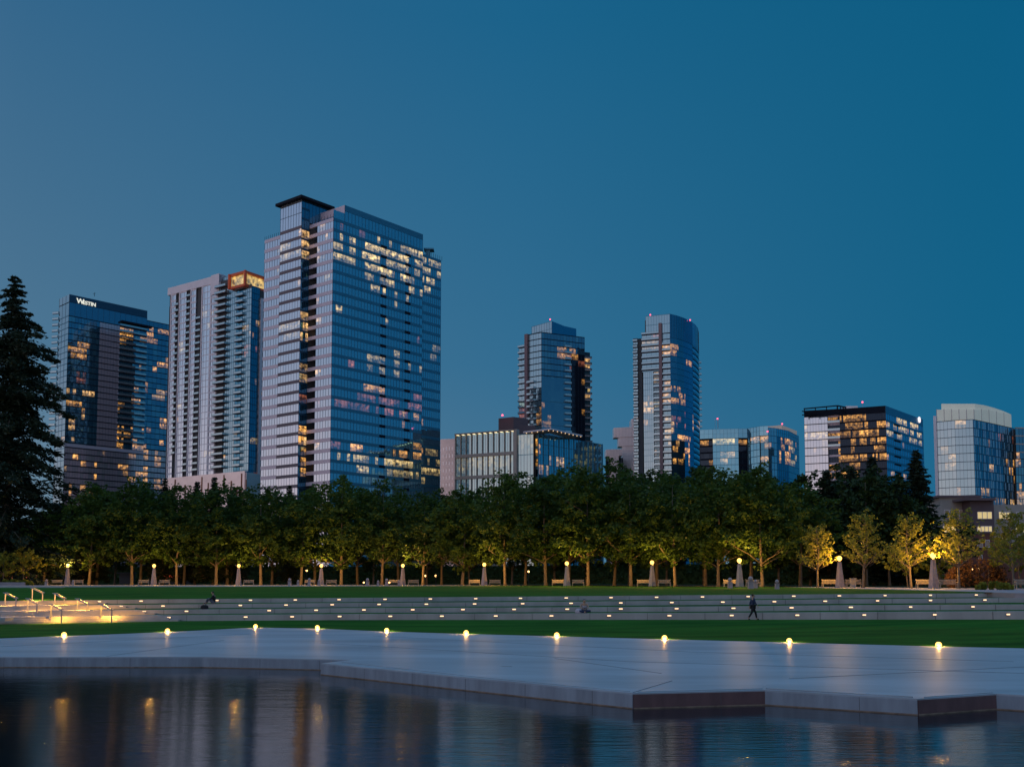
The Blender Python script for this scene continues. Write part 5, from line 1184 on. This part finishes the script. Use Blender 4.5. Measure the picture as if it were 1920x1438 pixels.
# ---- H: stepped pink block left of the rounded tower
b = Bldg('stepped pink stone block tucked behind the rounded tower', PD(1152, 800, 650), [], 0, 23)
Dh = 650
def hbox(x0, x1, y0, y1, D, dep=14, m='pink'):
    a_, c_ = PD(x0, y0, D), PD(x1, y0, D); z1_ = a_.z; z0_ = PD(x0, y1, D).z if y1 else GZ
    K_ = .35; W_ = c_.x - a_.x
    b.walls.prism([(a_.x, D + K_ * W_), (c_.x, D), (c_.x, D + dep), (a_.x, D + dep)], z0_, z1_, b.idx(b.wm, S[m]))
    nx = max(2, int((x1 - x0) / 2.6)); nz = int((z1_ - z0_) / 3.4)
    for i in range(1, nx): xx = a_.x + (c_.x - a_.x) * i / nx; b.mull.box((xx, D - .03 + K_ * (c_.x - xx), (z0_ + z1_) / 2), (.16, .1, z1_ - z0_ - .2), b.idx(b.mm, pinkj))
    for i in range(1, nz): b.mull.obox((a_.x + .1, D + K_ * W_), (c_.x - .1, D), z1_ - i * 3.4 - .08, z1_ - i * 3.4 + .08, 0, .07, b.idx(b.mm, pinkj))
pinkj = pm('pink_joint', (.62, .50, .50), .8, var=0)
hbox(1184.5, 1200, 784.5, 800, 652); hbox(1152.5, 1200, 799.5, 818, 650); hbox(1161, 1200, 818, 835, 650.5); hbox(1168, 1200, 835, None, 651); hbox(1137, 1167, 841.5, 854, 640); hbox(1144, 1160, 854, None, 640.5); hbox(1137.5, 1144, 854, None, 645, 8, 'dk'); hbox(1160, 1168, 858, None, 646, 8, 'dk')
b.finish()

# ---- I: low blue glass office right of the rounded tower
sI = [(1318, 816, 1336, 824, .8, 1.4, W1), (1314, 826, 1336, 840, .3, 1.2, W1), (1336, 816, 1378, 824, .55, .9, W3), (1336, 828, 1378, 836, .55, 1.1, W3), (1340, 840, 1372, 848, .4, .7, W3), (1350, 852, 1375, 864, .6, 1.0, W2), (1384, 818, 1400, 824, .9, 1.3, W1), (1388, 828, 1398, 838, .7, 1.6, W1), (1410, 820, 1438, 830, .8, 1.1, W1), (1424, 832, 1440, 868, .8, 1.1, W1), (1398, 806, 1412, 814, .4, .6, W3), (1462, 824, 1482, 872, .5, 1.4, W1), (1452, 824, 1466, 834, .5, 1.0, W3), (1480, 818, 1496, 872, .35, .9, W3)]
ZI = PD(1330, 803.5, 480).z
b = Bldg('low blue glass office with warm lit floors right of the rounded tower', PD(1400, 803.5, 480), sI, .01, 29)
pI = [V2(PD(x, 803.5, d)) for x, d in ((1312, 484), (1336, 482), (1384, 480), (1401, 480), (1424, 473), (1440, 471), (1456, 474), (1478, 482), (1497, 500))]
kI = ['black', 'blue', 'black', 'blue', 'navy', 'blue', 'navy', 'grey']
FI = 3.35
b.solid([p + Vector((0, 1.2, 0)) for p in pI] + [pI[-1] + Vector((0, 25, 0)), rad(pI[0], 25)], GZ, ZI - 1)
zI2 = ZI - FI * 1.4
for i in range(8):
    w = (pI[i + 1] - pI[i]).length; dk_ = kI[i] in ('black',)
    zz = ZI if i < 7 else PD(1490, 812, 490).z
    if i in (5, 6): zz = ZI - .8
    b.face(pI[i], pI[i + 1], zz, zI2, (zz - zI2) / 2, max(2, int(w / 1.7)), 'blue' if i < 7 else 'grey', .02, 'slate', lit=i == 3, tint=(.1, .2)); b.face(pI[i], pI[i + 1], zI2, GZ, FI, max(2, int(w / 1.7)), kI[i], .08 if not dk_ else .25, 'slate' if not dk_ else 'dk', off=-1.0 if dk_ or i == 4 else 0, tint=(0, .3))
tp = MB(); a_, c_, e_, g_ = V2(PD(1408, 801, 486)), V2(PD(1466, 797, 482)), V2(PD(1494, 807.5, 500)), V2(PD(1470, 803, 520)); zt4 = PD(1466, 797, 482).z
tp.raw([(a_.x, a_.y, PD(1408, 802, 486).z), (c_.x, c_.y, zt4), (e_.x, e_.y, PD(1494, 808, 500).z), (g_.x, g_.y, PD(1470, 802, 520).z)] + [(p.x, p.y, ZI - .5) for p in (a_, c_, e_, g_)], [(0, 1, 2, 3), (4, 5, 1, 0), (5, 6, 2, 1), (6, 7, 3, 2), (7, 4, 0, 3)]); b.part('roof_penthouse', tp, pm('lit_pale_roof_wall', (.55, .5, .48), .6, var=.1, emit=(1, .75, .5), es=.10))
b.beacon(1345.3, 785, 490, 5.0); b.beacon(1428.6, 800.5, 482, .6); b.beacon(1466.5, 794.8, 482, .6); b.beacon(1439.2, 809, 469, .5)
m = MB()
for x in (1341, 1347): m.tube([PD(x, 803.5, 490), PD(x, 786, 490)], .07, 4)
b.part('mast', m, S['mullw']); b.finish()

# ---- J: dark office full of warm light
sJ = [(1508, 776, 1552, 789, .35, .7, W2), (1508, 806, 1552, 822, .95, .75, W3), (1508, 828, 1552, 866, .2, .22, W3), (1552, 776, 1575, 788, .9, 1.0, W1), (1552, 792, 1575, 820, .8, 1.5, W1), (1552, 824, 1575, 830, .6, 1.2, W1), (1552, 838, 1578, 900, .55, 1.6, W1),
      (1575, 776, 1626, 788, .8, 1.3, W1), (1628, 776, 1660, 788, .4, .7, W1), (1585, 790, 1612, 802, .7, 1.0, W1), (1612, 786, 1662, 800, .85, 1.4, W1), (1576, 808, 1612, 818, .85, 1.2, W1), (1612, 804, 1646, 816, .95, 1.7, W1), (1632, 820, 1662, 830, .6, 1.4, W1), (1614, 824, 1624, 832, .9, 1.5, W1), (1590, 824, 1605, 834, .5, .9, W1), (1638, 834, 1662, 846, .8, 1.5, W1), (1614, 838, 1624, 848, .9, 1.6, W1), (1590, 842, 1602, 850, .6, 1.3, W1), (1636, 850, 1664, 860, .85, 1.6, W1), (1576, 855, 1626, 866, .5, 1.2, W1), (1576, 868, 1612, 880, .55, 1.2, W1), (1575, 885, 1610, 900, .5, 1.2, W1),
      (1676, 776, 1727, 800, .75, 1.5, W3), (1660, 788, 1727, 816, .6, 1.4, W3), (1667, 806, 1692, 818, .7, 1.2, W3), (1704, 816, 1728, 830, .6, 1.2, W3), (1670, 880, 1700, 900, .6, 1.2, W2)]
ZJ = PD(1660, 760.6, 400).z
J0, J1, J2 = [V2(v) for v in plan(ZJ, (1507.5, 771.5), (1660, 760.6), (1730, 786.5))]
b = Bldg('dark office block at right with rows of warm yellow windows and dark side', J1, sJ, .03, 31)
uJ, nJ, _ = uv(J0, J1); j1_, j2_ = at_px(J0, J1, 1552, ZJ - 10), at_px(J0, J1, 1575, ZJ - 10); FJ = 3.42
b.solid([J0 - nJ * .6 + uJ * .4, j1_ - nJ * .6, j1_ - nJ * 2.4, j2_ - nJ * 2.4, j2_ - nJ * .6, J1 - nJ * .6 - uJ * .4, J2 + Vector((-.6, .3, 0)), J2 + Vector((-6, 25, 0)), rad(J0, 25)], GZ, ZJ - .6)
b.wall(J0, J1, ZJ - 2.3, ZJ, -.5, .1, 'dk'); b.face(J0, j1_, ZJ - 2.3, GZ, FJ, 8, 'pale', .10, 'dk', tint=(.3, .3)); b.face(j1_, j2_, ZJ - 2.3, GZ, FJ, 5, 'black', .26, 'lav', off=-1.8); b.face(j2_, J1, ZJ - 2.3, GZ, FJ, 26, 'black', .20, 'dk')
b.balconies(j1_, j2_, [ZJ - 2.3 - FJ * (k + 1) for k in range(4)], .3, m='lav', railm='rail')
b.wall(J1, J2, ZJ - 2.3, ZJ, -.5, .1, 'slate'); b.face(J1, J2, ZJ - 2.3, GZ, FJ, 22, 'blue', .30, 'slate', tint=(0, .15), mul=.04)
lv = MB()
for k in range(9): a_, c_ = J1.lerp(J2, .20), J1.lerp(J2, .36); lv = MB(); lv.obox(a_, c_, ZJ - FJ * (k + 2) - .3, ZJ - FJ * (k + 2) + .45, 0, .14); b.part('louvre', lv, S['dk'])
pg = MB(); zpg = PD(1570, 758, 398).z; k1_ = V2(PD(1570, 758, 400)); k0_ = V2(PZ(1507, 765.5, zpg)); k2_ = V2(PZ(1586, 763, zpg))
for dz in (0, -1.6):
    for a_, c_ in ((k0_, k1_), (k1_, k2_)): pg.obox(a_, c_, zpg - .45 + dz, zpg + dz, -.3, .3)
    pg.obox(k0_ + Vector((1, 6, 0)), k2_ + Vector((0, 4, 0)), zpg - .45 + dz, zpg - .05 + dz, -.2, .2)
for a_, c_ in ((k0_, k1_), (k1_, k2_)):
    for t in (0.02, .35, .68, .99): q = a_.lerp(c_, t); pg.box((q.x, q.y, (zpg + ZJ) / 2 - 1.5), (.3, .3, zpg - ZJ + 2.2))
b.part('roof_pergola', pg, S['dk'])
rb = MB(); q = PD(1586, 762, 412); e_ = PD(1630, 762, 412); rb.prism([(q.x, q.y), ((q.x + e_.x) / 2, q.y), ((q.x + e_.x) / 2, q.y + 8), (q.x, q.y + 8)], ZJ - 1, q.z + .2); rb.prism([((q.x + e_.x) / 2, q.y + 1), (e_.x, q.y + 1), (e_.x, q.y + 8), ((q.x + e_.x) / 2, q.y + 8)], ZJ - 1, q.z - .3); b.part('plant_room', rb, S['pink']); b.beacon(1617, 754, 414, 2)
sgn = MB(); q = at_px(J1, J2, 1723, ZJ - 5); u_, n_, _ = uv(J1, J2); p0 = q + n_ * .5; zc = PD(1723, 787, p0.y).z
cs = []; 
for k in range(20): a_ = 2 * math.pi * k / 20; cs.append(p0 + u_ * (1.35 * math.cos(a_)) + Vector((0, 0, zc + 1.35 * math.sin(a_))))
sgn.face(cs, 0); sgn.raw([v for c0_ in cs for v in (c0_, c0_ - n_ * .35)], [(2 * k, 2 * k + 1, (2 * k + 3) % 40, (2 * k + 2) % 40) for k in range(20)], 0); b.part('round_sign', sgn, pm('lit_round_sign', (.9, .9, .9), .4, var=0, emit=(1, .84, .80), es=1.1)); b.finish()

# ---- K: curved apartment tower at the right with a glowing crown
sK = [(1794, 788, 1822, 800, .35, .9, W2), (1764, 846, 1782, 875, .4, .65, W2), (1786, 846, 1794, 872, .5, .7, W2), (1766, 918, 1800, 930, .65, 1.3, W1), (1840, 870, 1862, 935, .28, 1.2, W2), (1888, 856, 1912, 905, .45, 1.2, W1), (1868, 818, 1905, 830, .3, .5, RED), (1890, 918, 1920, 930, .5, 1.1, W1), (1885, 804, 1900, 815, .4, .45, RED), (1840, 925, 1920, 945, .3, .8, W2)]
ZK = PD(1755, 786, 350).z
b = Bldg('glass apartment tower at the right edge with glowing white crown', PD(1830, 786, 350), sK, .01, 37)
pK = [V2(PD(x, 786, d)) for x, d in ((1755, 356), (1790, 352), (1824, 350), (1841, 354), (1870, 362), (1901, 371))]
FK = 3.1; xl = pK[0]
b.solid([p + Vector((.2, 1, 0)) for p in pK] + [pK[-1] + Vector((0, 24, 0)), rad(pK[0], 24) + Vector((2, 0, 0))], GZ, ZK - 1)
for i in range(5):
    w = (pK[i + 1] - pK[i]).length
    b.face(pK[i], pK[i + 1], ZK, GZ, FK, max(2, int(w / 1.15)), ['grey', 'grey', 'navy', 'navy', 'navy'][i], .07, 'mull', mul=.05, tint=(.25, .35) if i < 2 else (0, .8), proud=.06)
    if i < 5:
        pass
# paler curtain panels on the patterned side
cpn = MB(); rr_ = random.Random(5)
for i in (2, 3, 4):
    u_, n_, L_ = uv(pK[i], pK[i + 1])
    for f in range(17):
        x = rr_.uniform(0, 1)
        while x < L_ - 1.2:
            w_ = rr_.choice((.5, .7, 1.1)); q = pK[i] + u_ * x; cpn.obox(q, q + u_ * w_, ZK - f * FK - FK + .06, ZK - f * FK - .30, .0, .05); x += w_ + rr_.choice((.7, 1.2, 2.2, 3.4))
b.part('facade_panels', cpn, pm('pale_facade_panel', (.62, .70, .80), .35, metal=.85, var=.1))['kind'] = 'stuff'
fn = MB(); q = pK[0] + Vector((-1.1, -.2, 0)); fn.prism([q, q + Vector((1.0, -.3, 0)), rad(q + Vector((1.0, -.3, 0)), 6), rad(q, 6)], GZ, ZK + 2.2); b.part('edge_fin', fn, S['white'])
cr = MB()
top = [(1757, 770), (1766, 757), (1800, 757), (1827.6, 757), (1845, 759.5), (1862, 764), (1880, 770), (1896, 777)]
def kd(x): return interp([(1755, 356), (1790, 352), (1824, 350), (1841, 354), (1870, 362), (1901, 371)], x)
for (x0_, y0_), (x1_, y1_) in zip(top[1:-1], top[2:]):
    a_, c_ = PD(x0_, y0_, kd(x0_) + 2.0), PD(x1_, y1_, kd(x1_) + 2.0); cr.face([(a_.x, a_.y, ZK - .5), (c_.x, c_.y, ZK - .5), c_, a_]); cr.face([(a_.x, a_.y + .5, ZK - .5), (c_.x, c_.y + .5, ZK - .5), c_ + Vector((0, .5, 0)), a_ + Vector((0, .5, 0))]); cr.face([a_, c_, c_ + Vector((0, .5, 0)), a_ + Vector((0, .5, 0))])
for x0_, x1_ in zip(range(1756, 1896, 14), range(1770, 1897, 14)):
    a_, c_ = PD(x0_, 768 + max(0, x0_ - 1850) * .2, kd(x0_) + .4), PD(x1_, 768 + max(0, x1_ - 1850) * .2, kd(x1_) + .4); cr.face([(a_.x, a_.y, ZK + .2), (c_.x, c_.y, ZK + .2), c_, a_])
    cr.tube([(a_.x, a_.y, ZK), a_ + Vector((0, 0, .2))], .12, 4, 1)
b.part('glowing_crown', cr, [S['frost'], S['mullw']])
# right wing with pale slabs
w0_, w1_ = V2(PD(1901, 786, 369)), V2(PD(1990, 790, 372)); zk2 = PD(1901, 860, 369).z
b.face(w0_, w1_, ZK, zk2, 3.15, 14, 'navy', .14, 'beige', tint=(0, .3), off=.6); b.face(w0_, w1_, zk2, GZ, FK, 18, 'navy', .07, 'mull', tint=(0, .9)); b.solid([w0_ + Vector((0, 1, 0)), w1_ + Vector((0, 1, 0)), w1_ + Vector((0, 20, 0)), rad(w0_, 20)], GZ, ZK - .5)
b.finish()

# ---- L: brick apartment house behind the young trees
D_ = 190
b = Bldg('small brick and beige apartment house behind the young trees at right', PD(1840, 930, D_), [], 0, 41)
b.th.name = 'apartment_house'; WL[b.th.name] = Vector(b.th.location)
def fr(x0, x1, y0, y1, D, m, dep=10):
    a_, c_ = PD(x0, y0, D), PD(x1, y0, D); z0_ = PD(x0, y1, D).z if y1 else GZ; b.walls.prism([(a_.x, D), (c_.x, D), (c_.x, D + dep), (a_.x, D + dep)], z0_, a_.z, b.idx(b.wm, S[m]))
fr(1762, 1842, 930, 1012, 191, 'beige'); fr(1762, 1842, 1012, None, 191.02, 'brick'); fr(1860, 2010, 946, 1018, 191, 'beige'); fr(1860, 2010, 1018, None, 191.02, 'brick')
fr(1819, 1863, 936, 1000, 187.5, 'mauvew', 9); fr(1819, 1863, 1000, None, 187.52, 'brick', 9)
ro = MB(); a_, c_ = PD(1808, 934.5, 186), PD(1867, 933, 186); ro.prism([(a_.x, 186), (c_.x, 186), (c_.x, 199), (a_.x, 199)], a_.z - .35, a_.z + .12); a_, c_ = PD(1760, 929, 190), PD(1842, 928, 190); ro.prism([(a_.x, 190.5), (c_.x, 190.5), (c_.x, 200), (a_.x, 200)], a_.z - .3, a_.z + .1); b.part('roof', ro, S['mauvew'])
litw = pm('lit_window_pane', (.8, .7, .4), .4, var=.2, scale=2, emit=(1.0, .70, .26), es=.55); dimw = pm('dim_window_pane', (.1, .1, .12), .15, var=.1, emit=(1, .7, .4), es=.05)
def wnd(x0, y0, x1, y1, D, lit, n=2):
    a_, c_ = PD(x0, y0, D), PD(x1, y1, D); w_ = MB(); w_.box(((a_.x + c_.x) / 2, D, (a_.z + c_.z) / 2), (c_.x - a_.x, .16, a_.z - c_.z)); o = w_.build('window', S['white'], b.th)
    p = MB(); W_ = (c_.x - a_.x)
    for k in range(n): p.box((a_.x + W_ * (k + .5) / n, D - .07, (a_.z + c_.z) / 2), (W_ / n - .16, .06, a_.z - c_.z - .2))
    q = p.build('pane', litw if lit else dimw, o, local=True); q.data.transform(__import__('mathutils').Matrix.Translation(-WL[b.th.name]))
wnd(1832, 959, 1860, 973, 187.4, True, 3); wnd(1832, 986, 1860, 997, 187.4, True, 4); wnd(1872, 959, 1880, 973, 190.9, True, 1); wnd(1770, 956, 1790, 972, 190.9, False); wnd(1798, 956, 1812, 972, 190.9, False); wnd(1768, 985, 1792, 998, 190.9, True, 2); wnd(1832, 1013, 1843, 1026, 187.4, False, 1); wnd(1847, 1012, 1856, 1026, 187.4, False, 1)
wnd(1800, 1014, 1822 - 4, 1026, 190.9, False, 2); wnd(1834, 1040, 1842, 1048, 187.4, False, 1); wnd(1814, 1041, 1818.5, 1053, 190.9, False, 1); wnd(1878, 960, 1896, 973, 190.9, True, 2); wnd(1905, 960, 1920, 973, 190.9, False, 2); wnd(1876, 986, 1896, 998, 190.9, False, 2); wnd(1870, 1006, 1882, 1014, 190.9, True, 1); wnd(1904, 986, 1922, 998, 190.9, True, 2)
b.finish()
